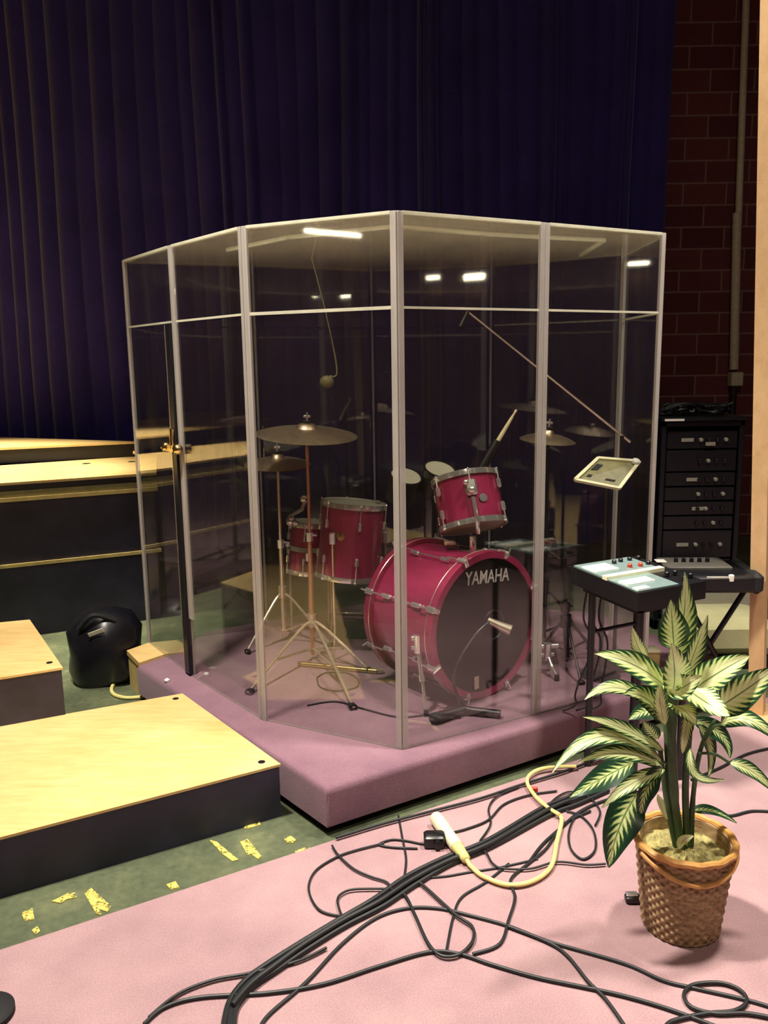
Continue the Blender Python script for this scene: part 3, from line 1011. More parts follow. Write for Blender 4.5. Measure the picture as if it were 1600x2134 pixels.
def cymbal(name, label, c, r, nz_, group='cymbals of the drum kit', bell=True):
    FM = frame(tuple(c), nz_, (1, 0, 0))
    T = Thing(name, label, 'cymbal', mat=FM, group=group)
    prof = [(r, -0.030), (r * 0.8, -0.017), (r * 0.55, -0.006), (r * 0.30, 0.0), (r * 0.22, 0.003), (r * 0.17, 0.018), (r * 0.09, 0.026), (0.006, 0.028),
            (0.006, 0.026), (r * 0.09, 0.024), (r * 0.165, 0.016), (r * 0.22, 0.001), (r * 0.30, -0.002), (r * 0.55, -0.008), (r * 0.8, -0.019), (r, -0.032)]
    T.part('bronze_plate', MB().lathe(prof, 72), M['bronze'], world=False)
    m = MB()
    m.lathe([(0.02, 0.028), (0.02, 0.036), (0.012, 0.038)], 20)
    T.part('felt_washer', m, M['rubber'], world=False)
    m = MB().tube([V((0, 0, 0.03)), V((0, 0, 0.075))], [0.006, 0.005], 8).box((0, 0, 0.055), (0.034, 0.008, 0.014), bev=0.003)
    T.part('wing_nut', m, M['chrome'], world=False)
    return FM


def stand(name, label, base, top, feet, hub_z, tube='copper_tube', legm='dull_chrome', cat='stand', group=None, rad=0.011, foot='rubber'):
    T = Thing(name, label, cat, loc=(base.x, base.y, S), group=group)
    mid = base.lerp(top, 0.55)
    T.part('lower_tube', MB().tube([base + V((0, 0, 0.02)), mid], rad, 10), M[tube])
    T.part('upper_tube', MB().tube([mid, top], rad * 0.72, 10), M[tube])
    m = MB().tube([mid - V((0, 0, 0.03)), mid + V((0, 0, 0.012))], rad * 1.6, 12).tube([mid, mid + V((0.035, -0.01, 0))], 0.006, 8)
    T.part('height_clamp', m, M['chrome'] if legm != 'black_frame' else M['black_frame'])
    up = (top - base).normalized()
    hub = base + up * (hub_z - base.z)
    T.part('leg_hub', MB().tube([hub - V((0, 0, 0.03)), hub + V((0, 0, 0.03))], rad * 1.9, 12), M[legm])
    low = base + up * 0.05
    for f in feet:
        lg = T.part('leg', MB().tube(spline([hub + (f - hub) * 0.03, hub + (f - hub) * 0.25 + V((0, 0, 0.02)), f + V((0, 0, 0.012))], 6), 0.0072, 8), M[legm])
        T.part('brace', MB().tube([low, hub.lerp(f, 0.55)], 0.006, 8), M[legm])
        T.part('rubber_foot', MB().tube([f + (hub - f) * 0.06, f + V((0, 0, 0.011))], [0.014, 0.018], 10), M[foot], parent=lg)
    return T


base = PZ(652, 1372, S)
ctop = PY(639, 893, base.y)
FMc = cymbal('crash_cymbal', 'wide crash cymbal on the thin coppery stand at left in the booth', ctop, 0.235, (0.06, -0.10, 0.99))
stand('cymbal_stand', 'coppery cymbal stand with splayed tripod at left in the booth', base, ctop + V((0, 0, 0.0)),
      [PZ(737, 1481, S), PZ(517, 1449, S), PZ(770, 1402, S)], PY(650, 1292, base.y).z)
# hi-hat behind
hb = PY(578, 955, 4.12)
cymbal('hi_hat_cymbal', 'smaller cymbal just below and behind the wide crash cymbal', hb, 0.165, (0.02, -0.09, 1))
hbase = V((hb.x, hb.y, S))
stand('hi_hat_stand', 'chrome stand under the smaller left cymbal, beside the frosted post', hbase, hb, [hbase + V((0.25, -0.12, 0)), hbase + V((-0.16, -0.2, 0)), hbase + V((0.0, 0.16, 0))], S + 0.26, tube='dull_chrome')
# right cymbal
rb = PY(1142, 905, 4.05)
cymbal('ride_cymbal', 'dim cymbal behind the right front post of the booth', rb, 0.135, (0.08, -0.08, 1))
rbase = V((rb.x, rb.y, S))
stand('cymbal_stand', 'dark stand under the dim right cymbal', rbase, rb, [rbase + V((0.2, -0.14, 0)), rbase + V((-0.22, -0.1, 0)), rbase + V((0.02, 0.2, 0))], S + 0.28, tube='black_frame', legm='black_frame')

# curved chrome bars lying by the kit
arc = [PZ(690, 1292, S + 0.02), PY(722, 1279, PZ(690, 1292, S).y), PY(765, 1282, PZ(690, 1292, S).y - 0.02), PY(803, 1297, PZ(690, 1292, S).y - 0.06)]
T = Thing('drum_pedal', 'chrome bass drum pedal arch behind the bass drum', 'pedal', loc=tuple(PZ(745, 1320, S)))
p0, p1 = PZ(690, 1312, S), PZ(800, 1330, S)
T.part('arch', MB().tube(spline([p0, arc[0] + V((0, 0, 0.03)), arc[1], arc[2], arc[3]], 6), 0.011, 10), M['dull_chrome'])
T.part('foot_board', MB().box(p0.lerp(p1, 0.5) + V((0, 0.04, 0.012)), (0.11, 0.26, 0.012), bev=0.004), M['black_frame'])
a, b = PZ(622, 1388, S), PZ(785, 1404, S)
T = Thing('stand_leg_bar', 'golden bar lying on the plum carpet under the coppery stand', 'bar', loc=tuple(a))
T.part('tube', MB().tube([a + V((0, 0, 0.012)), b + V((0, 0, 0.012))], 0.011, 10), M['brass'])
T.part('end_cap', MB().tube([b + V((0, 0, 0.013)), b + V((0.03, 0.006, 0.013))], 0.013, 10), M['dull_chrome'])

# drumstick standing in a dark holder
a, b = PY(1038, 918, 4.02), PY(1076, 854, 4.05)
d = (b - a).normalized()
solo('drumstick', 'pale wooden drumstick standing upright behind the small red tom', 'drumstick',
     MB().tube([a - d * 0.05, a, a + d * 0.03, b - d * 0.05, b - d * 0.02, b - d * 0.006, b], [0.010, 0.011, 0.011, 0.008, 0.0045, 0.007, 0.004], 10), M['wood_stick'], tuple(a))
T = Thing('stick_holder', 'black stick holder on a stand behind the small red tom', 'holder', loc=(a.x, a.y, S))
T.part('cup', MB().tube([a - d * 0.20, a - d * 0.005], [0.022, 0.026], 14), M['black_plastic'])
T.part('support_tube', MB().tube([a - d * 0.19, V((a.x - 0.06, a.y + 0.02, a.z - 0.26)), V((a.x - 0.06, a.y + 0.02, S))], 0.009, 8), M['black_frame'])

# overhead microphone boom -----------------------------------
a, b = PY(975, 650, 3.52), PY(1296, 908, 3.72)
T = Thing('microphone_boom', 'thin diagonal microphone boom crossing the right half of the booth', 'boom stand', loc=(b.x, b.y, S))
T.part('boom_arm', MB().tube([a, b, b + (b - a).normalized() * 0.05], [0.0035, 0.006, 0.007], 8), M['dull_chrome'])
T.part('upright_tube', MB().tube([V((b.x, b.y, S + 0.02)), b], 0.009, 10), M['black_frame'])
T.part('microphone', MB().tube([a, a + V((-0.03, -0.01, -0.06))], [0.008, 0.011], 10), M['black_plastic'])
T.part('round_base', MB().lathe([(0.11, 0), (0.115, 0.008), (0.09, 0.02), (0.02, 0.026)], 32, Matrix.Translation((b.x, b.y, S))), M['black_frame'])

# hanging microphone ------------------------------------------
a = PY(648, 480, 4.0)
a.z = ZT - 0.013
b = PY(702, 770, 3.98)
T = Thing('hanging_microphone', 'pale microphone hanging on a thin cord from the booth roof', 'microphone', loc=tuple(a))
T.part('cord', MB().tube(spline([a, a.lerp(b, 0.5) + V((0.01, 0, -0.01)), b, PY(690, 786, 3.98)], 8), [0.003] * 12 + [0.004] * 13, 8), M['olive_rail'])
c = PY(681, 796, 3.98)
T.part('capsule', MB().sphere(c, 0.034, 16, sc=(1, 0.8, 0.9)).tube([c, PY(692, 784, 3.98)], [0.02, 0.008], 10), M['olive_rail'])

# small microphone stand lying in front of the bass drum -----
a, b = PZ(908, 1508, S), PZ(1043, 1497, S)
c = PZ(965, 1490, S)
T = Thing('low_microphone_stand', 'black low microphone stand on the plum carpet below the bass drum', 'microphone stand', loc=tuple(c))
T.part('foot_bar', MB().tube([a + V((0, 0, 0.022)), c + V((0, 0, 0.025)), c.lerp(b, 0.2) + V((0, 0, 0.02))], [0.024, 0.018, 0.014], 12), M['black_plastic'])
T.part('long_foot', MB().tube([c + V((0.02, 0, 0.02)), b + V((0, 0, 0.018))], 0.016, 12), M['black_plastic'])
T.part('end_cap', MB().sphere(a + V((0, 0, 0.024)), 0.026, 14, sc=(1.1, 0.9, 0.9)), M['rubber'])
up = PY(958, 1462, c.y + 0.02)
T.part('short_post', MB().tube([c + V((0, 0.01, 0.02)), up], 0.010, 10), M['black_frame'])
mic = PY(1035, 1300, 3.28)
T.part('gooseneck', MB().tube(spline([up, PY(945, 1405, 3.16), PY(985, 1330, 3.22), mic + V((-0.03, 0.0, 0.01))], 6), 0.006, 8), M['black_frame'])
T.part('microphone_body', MB().tube([mic + V((-0.035, 0.012, 0.012)), mic + V((0.02, -0.006, -0.012)), mic + V((0.055, -0.018, -0.024))], [0.014, 0.020, 0.024], 14), M['dull_chrome'])

# tripod stand at the right inside the booth ------------------
c = PZ(1180, 1378, S)
tz = PY(1176, 1165, c.y)
stand('tripod_stand', 'black tripod stand right of the bass drum', c, tz, [c + V((-0.15, 0.02, 0)), c + V((0.16, 0.03, 0)), c + V((0.0, -0.3, 0))], S + 0.20, tube='black_frame', legm='black_frame', rad=0.014)

# small tilted panel on a stand --------------------------------
cn = [PY(1198, 1000, 3.50), PY(1290, 1018, 3.48), PY(1332, 962, 3.60), PY(1246, 955, 3.64)]
n_ = (cn[1] - cn[0]).cross(cn[3] - cn[0]).normalized()
cc = sum(cn, V((0, 0, 0))) / 4
T = Thing('control_panel', 'small tilted pale framed panel on a dark stand inside the booth', 'panel', loc=(cc.x, cc.y, S))
m = MB()
for i in range(4):
    m.bar(cn[i], cn[(i + 1) % 4], 0.014, 0.012, up=n_)
T.part('pale_frame', m, M['cream_plastic'], smooth=False)
q_ = [p - n_ * 0.004 for p in cn]
m = MB()
m.add([tuple(p) for p in q_] + [tuple(p - n_ * 0.006) for p in q_], [(0, 1, 2, 3), (7, 6, 5, 4), (0, 4, 5, 1), (1, 5, 6, 2), (2, 6, 7, 3), (3, 7, 4, 0)])
T.part('face_plate', m, M['olive_rail'], smooth=False)
ux, uy = (cn[1] - cn[0]), (cn[3] - cn[0])
for x_, y_, w_, h_ in ((0.35, 0.62, 0.5, 0.26), (0.2, 0.24, 0.1, 0.1), (0.68, 0.25, 0.22, 0.12)):
    o_ = cn[0] + ux * x_ + uy * y_ - n_ * 0.0005
    m = MB()
    m.add([tuple(o_ + ux * a_ * w_ / 2 + uy * b_ * h_ / 2 + n_ * e_) for e_ in (-0.004, 0.0045) for a_, b_ in ((-1, -1), (1, -1), (1, 1), (-1, 1))],
          [(3, 2, 1, 0), (4, 5, 6, 7), (0, 1, 5, 4), (1, 2, 6, 5), (2, 3, 7, 6), (3, 0, 4, 7)])
    T.part('dark_window', m, M['rubber'], smooth=False)
T.part('corner_knob', MB().lathe([(0.016, 0), (0.016, 0.012), (0.010, 0.016)], 16, frame(tuple(cn[2] - ux * 0.06 - uy * 0.06), n_, ux)), M['white_plastic'])
T.part('stand_tube', MB().tube([cc - n_ * 0.01, cc + V((0, 0.02, -0.06)), V((cc.x, cc.y + 0.02, S))], 0.010, 10), M['black_frame'])
T.part('stand_base', MB().lathe([(0.09, 0), (0.09, 0.008), (0.02, 0.018)], 28, Matrix.Translation((cc.x, cc.y + 0.02, S))), M['black_frame'])

# ------------------------------------------------------------------ mixer, keyboard, rack at the right
mz = 0.81
mc = [PZ(1189, 1178, mz), PZ(1316, 1237, mz - 0.02), PZ(1392, 1195, mz), PZ(1324, 1157, mz)]
o_ = mc[0]
ux = (mc[3] - mc[0]).normalized()
n_ = V((0, 0, 1))
Lx = (mc[3] - mc[0]).length
uy = (mc[1] - mc[0])
uy = (uy - ux * uy.dot(ux))
Ly = uy.length
uy.normalize()


def mp(a, b, z):
    return o_ + ux * (a * Lx) + uy * (b * Ly) + V((0, 0, z))


def slab(a0, a1, b0, b1, z0, z1):
    m = MB()
    m.add([tuple(mp(a, b, z)) for z in (z0, z1) for a, b in ((a0, b0), (a0, b1), (a1, b1), (a1, b0))],
          [(3, 2, 1, 0), (4, 5, 6, 7), (0, 1, 5, 4), (1, 2, 6, 5), (2, 3, 7, 6), (3, 0, 4, 7)])
    return m


cen = mp(0.5, 0.5, 0)
T = Thing('mixer', 'small teal faced sound mixer on a black stand right of the booth', 'mixer', loc=(cen.x, cen.y, mz - 0.07))
T.part('case', slab(0, 1.0, 0, 1, -0.07, -0.004), M['black_plastic'], smooth=False)
T.part('rear_faceplate', slab(0.02, 0.86, 0.03, 0.50, -0.004, 0.002), M['teal_panel'], smooth=False)
T.part('front_faceplate', slab(0.02, 0.62, 0.56, 0.97, -0.004, 0.000), M['teal_panel'], smooth=False)
T.part('pale_divider', slab(0.0, 0.86, 0.49, 0.56, -0.004, 0.010), M['cream_plastic'], smooth=False)
T.part('white_patch', slab(0.05, 0.40, 0.12, 0.34, 0.002, 0.005), M['white_plastic'], smooth=False)  # this and the next two white slabs are painted lamp glints
T.part('white_patch', slab(0.06, 0.46, 0.66, 0.80, 0.0, 0.004), M['white_plastic'], smooth=False)
T.part('white_patch', slab(0.04, 0.22, 0.88, 0.96, 0.0, 0.004), M['white_plastic'], smooth=False)
for k, (a, b) in enumerate([(0.56, 0.34), (0.62, 0.14), (0.70, 0.36), (0.76, 0.14), (0.84, 0.34), (0.90, 0.14), (0.50, 0.16), (0.72, 0.72), (0.84, 0.72), (0.92, 0.86), (0.78, 0.9)]):
    T.part('knob', MB().lathe([(0.009, 0), (0.009, 0.012), (0.006, 0.015)], 14, Matrix.Translation(mp(a, b, 0.001))), M['red_plastic'] if k in (0, 2) else M['black_plastic'])
T2 = Thing('mixer_stand', 'black folding stand carrying the teal faced mixer', 'stand', loc=(cen.x, cen.y, CT))
T2.part('top_frame', slab(0.1, 0.9, 0.1, 0.9, -0.095, -0.072), M['black_frame'], smooth=False)
on_r = S
for a, b in ((0.15, 0.2), (0.85, 0.2), (0.15, 0.9), (0.85, 0.9)):
    p = mp(a, b, -0.09)
    inside = (V((p.x, p.y)) - O).dot(E2) > -0.02
    T2.part('leg', MB().tube([p, V((p.x, p.y, S if inside else CT))], 0.014, 10), M['black_frame'])
T2.part('cross_brace', MB().tube([mp(0.15, 0.2, -0.25), mp(0.85, 0.2, -0.25)], 0.008, 8), M['black_frame'])

# keyboard
ky = 3.42
kL, kR = PY(1392, 1218, ky + 0.02), PY(1584, 1212, ky)
kw = kR - kL
kw.z = 0
kx = kw.normalized()
kyv = V((-kx.y, kx.x, 0))
kz = kR.z
kl = kw.length
Fk = Matrix(((kx.x, kyv.x, 0, kL.x), (kx.y, kyv.y, 0, kL.y), (0, 0, 1, kz), (0, 0, 0, 1)))
T = Thing('keyboard', 'black electronic keyboard at right, its end in front of the wooden pole', 'keyboard', mat=Fk)
T.part('body', MB().box((kl / 2, 0.14, -0.012), (kl, 0.30, 0.075), bev=0.012), M['black_plastic'], world=False)
T.part('end_cap', MB().box((kl - 0.01, 0.14, -0.01), (0.05, 0.31, 0.09), bev=0.016), M['rubber'], world=False)
T.part('rear_panel', MB().box((kl * 0.42, 0.19, 0.03), (kl * 0.75, 0.18, 0.02), bev=0.006), M['dark_panel'], world=False)
T.part('front_strip', MB().box((kl * 0.56, -0.002, 0.012), (kl * 0.30, 0.012, 0.022), bev=0.003), M['grey_metal'], world=False)
T.part('white_button', MB().box((kl * 0.68, -0.004, 0.016), (0.022, 0.016, 0.032), bev=0.004), M['white_plastic'], world=False)
T.part('white_patch', MB().box((kl * 0.05, 0.20, 0.042), (0.045, 0.05, 0.006), bev=0.002), M['white_plastic'], world=False)
for k in range(5):
    T.part('knob', MB().lathe([(0.01, 0), (0.009, 0.016), (0.006, 0.018)], 12, Matrix.Translation((kl * (0.22 + 0.09 * k), 0.19, 0.04))), M['black_frame'], world=False)
T = Thing('keyboard_stand', 'black cross legged stand under the keyboard', 'stand', loc=(kL.x + 0.25, kL.y + 0.12, CT))
for q0, q1 in (((0.08, 0.12), (0.40, 0.12)), ((0.40, 0.16), (0.08, 0.16))):
    a = Fk @ V((q0[0], q0[1], -0.05))
    b = Fk @ V((q1[0], q1[1], 0))
    T.part('leg', MB().tube([a, V((b.x, b.y, CT + 0.012))], 0.012, 10), M['black_frame'])

# beige bench behind
bz = 0.335
p0, p1 = PY(1436, 1290, 4.12), PY(1566, 1290, 4.12)
T = Thing('bench', 'low beige padded bench behind the plant near the wooden pole', 'bench', loc=(p0.x + 0.15, 4.25, 0))
Lb = p1.x - p0.x + 0.12
cx = p0.x + Lb / 2
T.part('seat_cushion', MB().box((cx, 4.24, 0.17), (Lb, 0.34, 0.20), bev=0.05), M['beige_fabric'])
T.part('back_board', MB().box((cx, 4.44, 0.20), (Lb + 0.06, 0.05, 0.36), bev=0.015), M['grey_metal'])
T.part('base', MB().box((cx, 4.24, 0.035), (Lb - 0.04, 0.30, 0.07), bev=0.006), M['black_frame'])
p = PZ(1352, 1385, 0.0)
p = PZ(1352, 1392, S)
T = Thing('cream_box', 'little cream box behind the plant at the platform corner', 'box', loc=tuple(p))
T.part('body', MB().box(p + V((0, 0.03, 0.035)), (0.10, 0.07, 0.07), bev=0.006), M['raw_wood'])
T.part('lid', MB().box(p + V((0.01, 0.03, 0.078)), (0.085, 0.075, 0.016), bev=0.005), M['cream_plastic'])

# equipment rack
ry = 4.75
L_, R_ = PY(1374, 1000, ry).x, PY(1546, 1000, ry).x
rz = PY(1460, 878, ry).z
cx = (L_ + R_) / 2
rw = R_ - L_
T = Thing('equipment_rack', 'tall black equipment rack against the brick wall at right', 'rack', loc=(cx, ry + 0.25, 0))
m = MB()
m.box((L_ + 0.015, ry + 0.25, rz / 2), (0.03, 0.5, rz), bev=0.004)
m.box((R_ - 0.015, ry + 0.25, rz / 2), (0.03, 0.5, rz), bev=0.004)
m.box((cx, ry + 0.25, rz - 0.015), (rw, 0.5, 0.03), bev=0.004)
m.box((cx, ry + 0.49, rz / 2), (rw - 0.02, 0.02, rz), bev=0.003)
m.box((cx, ry + 0.25, 0.03), (rw, 0.5, 0.06), bev=0.004)
T.part('cabinet', m, M['black_frame'])
zc = 0.08
rr = random.Random(5)
k = 0
while zc < rz - 0.12:
    hgt = rr.choice([0.085, 0.085, 0.13, 0.17])
    hgt = min(hgt, rz - 0.05 - zc)
    u_ = T.part('rack_unit', MB().box((cx, ry + 0.06, zc + hgt / 2), (rw - 0.07, 0.1, hgt - 0.008), bev=0.004), M['black_plastic'])
    if k % 2:
        T.part('display', MB().box((cx - rw * 0.18 + 0.04 * (k % 3), ry + 0.008, zc + hgt / 2), (0.07, 0.006, 0.02)), M['grey_metal'], parent=u_, smooth=False)
    for j in range(4):
        T.part('knob', MB().lathe([(0.012, 0), (0.011, 0.014), (0.007, 0.016)], 12, frame((cx + rw * (-0.02 + 0.1 * j), ry + 0.01, zc + hgt / 2), (0, -1, 0), (1, 0, 0))), M['grey_metal'] if (k + j) % 3 == 0 else M['black_frame'], parent=u_)
    zc += hgt
    k += 1
p = PY(1480, 925, ry - 0.005)
T.part('white_label', MB().box(p, (0.055, 0.008, 0.02)), M['grey_metal'], smooth=False)
p = PY(1478, 940, ry - 0.005)
T = Thing('rack_tray', 'black tray with a pale front strip on top of the rack', 'tray', loc=(cx, ry + 0.2, rz))
T.part('tray', MB().box((cx, ry + 0.22, rz + 0.012), (rw + 0.02, 0.5, 0.022), bev=0.005), M['black_plastic'])
T.part('front_strip', MB().box((PY(1405, 873, ry - 0.03).x, ry - 0.032, rz + 0.012), (0.11, 0.008, 0.012)), M['white_plastic'], smooth=False)
for k, (s1, lab) in enumerate(((11, 'tangled black cable heaped on the rack tray, left pile'), (23, 'tangled black cable heaped on the rack tray, right pile'))):
    rr = random.Random(s1)
    pts = []
    for i in range(46):
        a = i * 0.9
        pts.append(V((cx - 0.1 + 0.2 * k + (0.05 + 0.07 * rr.random()) * cos(a), ry + 0.12 + 0.1 * rr.random() + 0.08 * sin(a), rz + 0.032 + 0.075 * rr.random() * (1 - abs(k - 0.5) * 0.3))))
    solo('cable_heap', lab, 'cable', MB().tube(spline(pts, 5), 0.008, 6), M['cable'], tuple(pts[0]), group='cables on the rack')

# wooden pole --------------------------------------------------
pb = V((1.655, 3.50, CT))
a = PY(1576, 1496, 3.5)
pt = PY(1604, 40, 3.5)
T = Thing('wooden_pole', 'tall square pale wood pole at the right edge', 'pole', loc=(a.x, 3.5, 0))
dirp = (pt - a).normalized()
foot = a + dirp * ((CT - a.z) / dirp.z)
topp = pt + dirp * 0.5
T.part('shaft', MB().bar(foot, topp, 0.062, 0.062, up=(-0.55, -0.83, 0)), M['pole_wood'], smooth=False)
T.part('foot_plate', MB().box(foot + V((0, 0, 0.01)), (0.2, 0.2, 0.02), bev=0.005), M['pole_wood'])

# ------------------------------------------------------------------ potted plant
pc = V((0.822, 2.125, CT))
T = Thing('potted_plant', 'variegated leafy plant in a woven wicker basket on the mauve carpet', 'plant', loc=tuple(pc))
PX = Matrix.Translation(pc)
mb = MB()
NS, NR = 208, 76
h = 0.258
rb_, rt_ = 0.104, 0.131
per = 4
vs, fs = [], []
for i in range(NR + 1):
    t = i / NR
    z = 0.004 + h * t
    base_r = rb_ + (rt_ - rb_) * t
    row = math.floor(t * 19)
    ft = t * 19 - row
    for k in range(NS):
        a = 2 * pi * k / NS
        w = sin(a * 26 + (pi if row % 2 else 0))
        r = base_r + 0.0042 * w * (sin(pi * ft) ** 0.6 if ft > 0 else 0)
        vs.append((r * cos(a), r * sin(a), z))
for i in range(NR):
    for k in range(NS):
        k2 = (k + 1) % NS
        fs.append((i * NS + k, i * NS + k2, (i + 1) * NS + k2, (i + 1) * NS + k))
o2 = len(vs)
for z, r in ((h + 0.004, rt_ - 0.012), (0.02, rb_ - 0.012)):
    for k in range(NS):
        a = 2 * pi * k / NS
        vs.append((r * cos(a), r * sin(a), z))
for k in range(NS):
    k2 = (k + 1) % NS
    fs.append((NR * NS + k, NR * NS + k2, o2 + k2, o2 + k))
    fs.append((o2 + k, o2 + k2, o2 + NS + k2, o2 + NS + k))
fs.append(tuple(range(NS - 1, -1, -1)))
mb.add(vs, fs, PX)
T.part('wicker_basket', mb, M['wicker'], angle=60)
rp_ = []
for k in range(96):
    a = 2 * pi * k / 96
    rp_.append(PX @ V(((rt_ + 0.001 + 0.0012 * sin(a * 14)) * cos(a), (rt_ + 0.001 + 0.0012 * sin(a * 14)) * sin(a), h + 0.006 + 0.0012 * cos(a * 14))))
T.part('basket_rim', MB().tube(rp_, 0.010, 8, closed=True), M['wicker_rim'])
loop = []
for k in range(25):
    a = -pi + 0.3 + (pi - 0.6) * k / 24
    loop.append(PX @ V(((rt_ + 0.006) * cos(a), (rt_ + 0.006) * sin(a), h - 0.012 - 0.038 * sin(pi * k / 24) ** 1.4)))
T.part('hanging_cane', MB().tube(loop, 0.006, 8), M['wicker_rim'])
mb = MB()
rr = random.Random(9)
n_r, n_s = 8, 40
vs = [(0, 0, h - 0.03)]
for i in range(1, n_r + 1):
    for k in range(n_s):
        a = 2 * pi * k / n_s
        r = (rt_ - 0.014) * i / n_r
        vs.append((r * cos(a), r * sin(a), h - 0.035 + 0.02 * rr.random() - 0.012 * (i / n_r)))
fs = [(0, 1 + k, 1 + (k + 1) % n_s) for k in range(n_s)]
for i in range(n_r - 1):
    for k in range(n_s):
        k2 = (k + 1) % n_s
        fs.append((1 + i * n_s + k, 1 + (i + 1) * n_s + k, 1 + (i + 1) * n_s + k2, 1 + i * n_s + k2))
mb.add(vs, fs, PX)
T.part('moss', mb, M['moss'])
# stalks
py0 = pc.y
for pts, r in (([(1418, 1770), (1402, 1650), (1396, 1520), (1402, 1420)], [0.014, 0.017, 0.019, 0.012]), ([(1432, 1765), (1428, 1640), (1436, 1520), (1445, 1430)], [0.010, 0.010, 0.009, 0.006]),
               ([(1408, 1765), (1392, 1690), (1380, 1600), (1375, 1560)], [0.008, 0.008, 0.007, 0.005]), ([(1440, 1760), (1444, 1660), (1460, 1560), (1490, 1500)], [0.008, 0.007, 0.006, 0.004])):
    P3 = [PY(x, y, py0 + 0.01) for x, y in pts]
    sp = spline(P3, 6)
    rs = [r[min(3, int(i / (len(sp) - 1) * 3))] for i in range(len(sp))]
    T.part('stem', MB().tube(sp, rs, 8), M['stem'])

foliage = MB()
foliage.uv, foliage.dark = [], []


def leaf(base, mid, tip, w, up, dark=0.0, fold=0.25, wav=0.0):
    """blade along the curve base-mid-tip, w wide, its face towards up"""
    nu, nv = 14, 6
    o = len(foliage.v)
    b, m_, t_ = V(base), V(mid), V(tip)
    ctrl = 2 * m_ - 0.5 * (b + t_)
    up = V(up).normalized()
    for i in range(nu + 1):
        u_ = i / nu
        c = b * (1 - u_) ** 2 + ctrl * 2 * u_ * (1 - u_) + t_ * u_ * u_
        tn = ((ctrl - b) * (1 - u_) + (t_ - ctrl) * u_).normalized()
        sd = tn.cross(up).normalized()
        nn = sd.cross(tn)
        prof = (sin(pi * min(1, u_ ** 0.75)) ** 0.8) * (1 - 0.25 * u_)
        ww = w / 2 * max(0.0, prof) + 0.0012
        for j in range(nv + 1):
            v_ = -1 + 2 * j / nv
            foliage.v.append(c + sd * (v_ * ww) + nn * (fold * ww * abs(v_) + wav * w * sin(u_ * 11 + v_ * 2) * abs(v_)))
            foliage.uv.append((u_, v_))
            foliage.dark.append(dark)
    for i in range(nu):
        for j in range(nv):
            a = o + i * (nv + 1) + j
            foliage.f.append((a, a + 1, a + nv + 2, a + nv + 1))


def lf(bx, by, mx, my, tx, ty, wpx, db=0.0, dm=-0.05, dt=-0.1, up=(0, -0.6, 0.8), dark=0.0, fold=0.22, wav=0.04):
    leaf(PY(bx, by, py0 + db), PY(mx, my, py0 + dm), PY(tx, ty, py0 + dt), wpx * py0 / FPX * 1.02, up, dark, fold, wav)


CF = (0, -0.85, 0.5)      # facing the camera
lf(1404, 1370, 1424, 1290, 1426, 1192, 66, 0.05, 0.06, 0.04, (0.2, -0.95, 0.2), 0.0)
lf(1404, 1352, 1401, 1305, 1397, 1250, 72, 0.0, -0.01, -0.02, (-0.1, -0.95, 0.2), 0.12)
lf(1345, 1372, 1328, 1345, 1318, 1308, 30, -0.02, -0.03, -0.03, (-0.3, -0.9, 0.3), -0.2)
lf(1398, 1442, 1325, 1388, 1238, 1362, 66, 0, -0.05, -0.10, (0.1, -0.75, 0.6), 0.0)
lf(1402, 1440, 1405, 1395, 1398, 1340, 78, -0.03, -0.09, -0.12, (0, -0.8, 0.55), -0.15)
lf(1398, 1450, 1420, 1435, 1462, 1408, 70, -0.03, -0.10, -0.15, (0.1, -0.7, 0.65), -0.15)
lf(1425, 1420, 1450, 1350, 1474, 1282, 52, 0.02, 0.03, 0.02, (0.3, -0.9, 0.2), 0.05)
lf(1440, 1440, 1500, 1400, 1562, 1366, 70, 0, -0.04, -0.06, (-0.1, -0.7, 0.65), -0.12)
lf(1490, 1478, 1550, 1440, 1622, 1388, 78, 0, -0.05, -0.08, (-0.2, -0.8, 0.55), 0.02)
lf(1425, 1430, 1465, 1460, 1520, 1492, 84, -0.02, -0.10, -0.15, (0.2, -0.7, 0.7), -0.22)
lf(1400, 1470, 1425, 1480, 1450, 1510, 60, -0.02, -0.09, -0.12, (0.1, -0.7, 0.6), -0.1)
lf(1395, 1500, 1300, 1436, 1218, 1458, 46, 0, -0.06, -0.1, (0.1, -0.5, 0.85), -0.05)
lf(1385, 1500, 1345, 1455, 1300, 1448, 60, 0.0, -0.04, -0.08, (-0.1, -0.75, 0.6), 0.05)
lf(1382, 1565, 1300, 1520, 1214, 1494, 40, 0, -0.06, -0.1, (0.1, -0.6, 0.8), 0.02)
lf(1382, 1592, 1262, 1534, 1150, 1610, 46, 0, -0.1, -0.2, (0.1, -0.55, 0.8), 0.0)
lf(1380, 1600, 1295, 1570, 1205, 1590, 44, -0.02, -0.1, -0.15, (0.0, -0.6, 0.8), 0.08)
lf(1322, 1588, 1258, 1620, 1186, 1662, 62, 0.02, 0.0, -0.02, (-0.2, -0.8, 0.55), 0.38)
lf(1385, 1605, 1318, 1632, 1254, 1684, 34, -0.02, -0.12, -0.16, (0.1, -0.6, 0.8), -0.05)
lf(1330, 1652, 1292, 1720, 1268, 1808, 84, -0.06, -0.12, -0.14, (-0.25, -0.95, 0.1), 0.36)
lf(1380, 1600, 1345, 1650, 1335, 1712, 46, -0.03, -0.10, -0.10, (0.1, -0.95, 0.2), 0.42)
lf(1372, 1655, 1378, 1680, 1390, 1708, 16, -0.05, -0.08, -0.1, (0.2, -0.95, 0.2), -0.5)
lf(1500, 1510, 1560, 1500, 1625, 1550, 46, 0.02, -0.03, -0.05, (0, -0.7, 0.7), 0.15)
lf(1438, 1560, 1450, 1615, 1510, 1625, 26, -0.02, -0.06, -0.07, (0.0, -0.7, 0.7), 0.1)
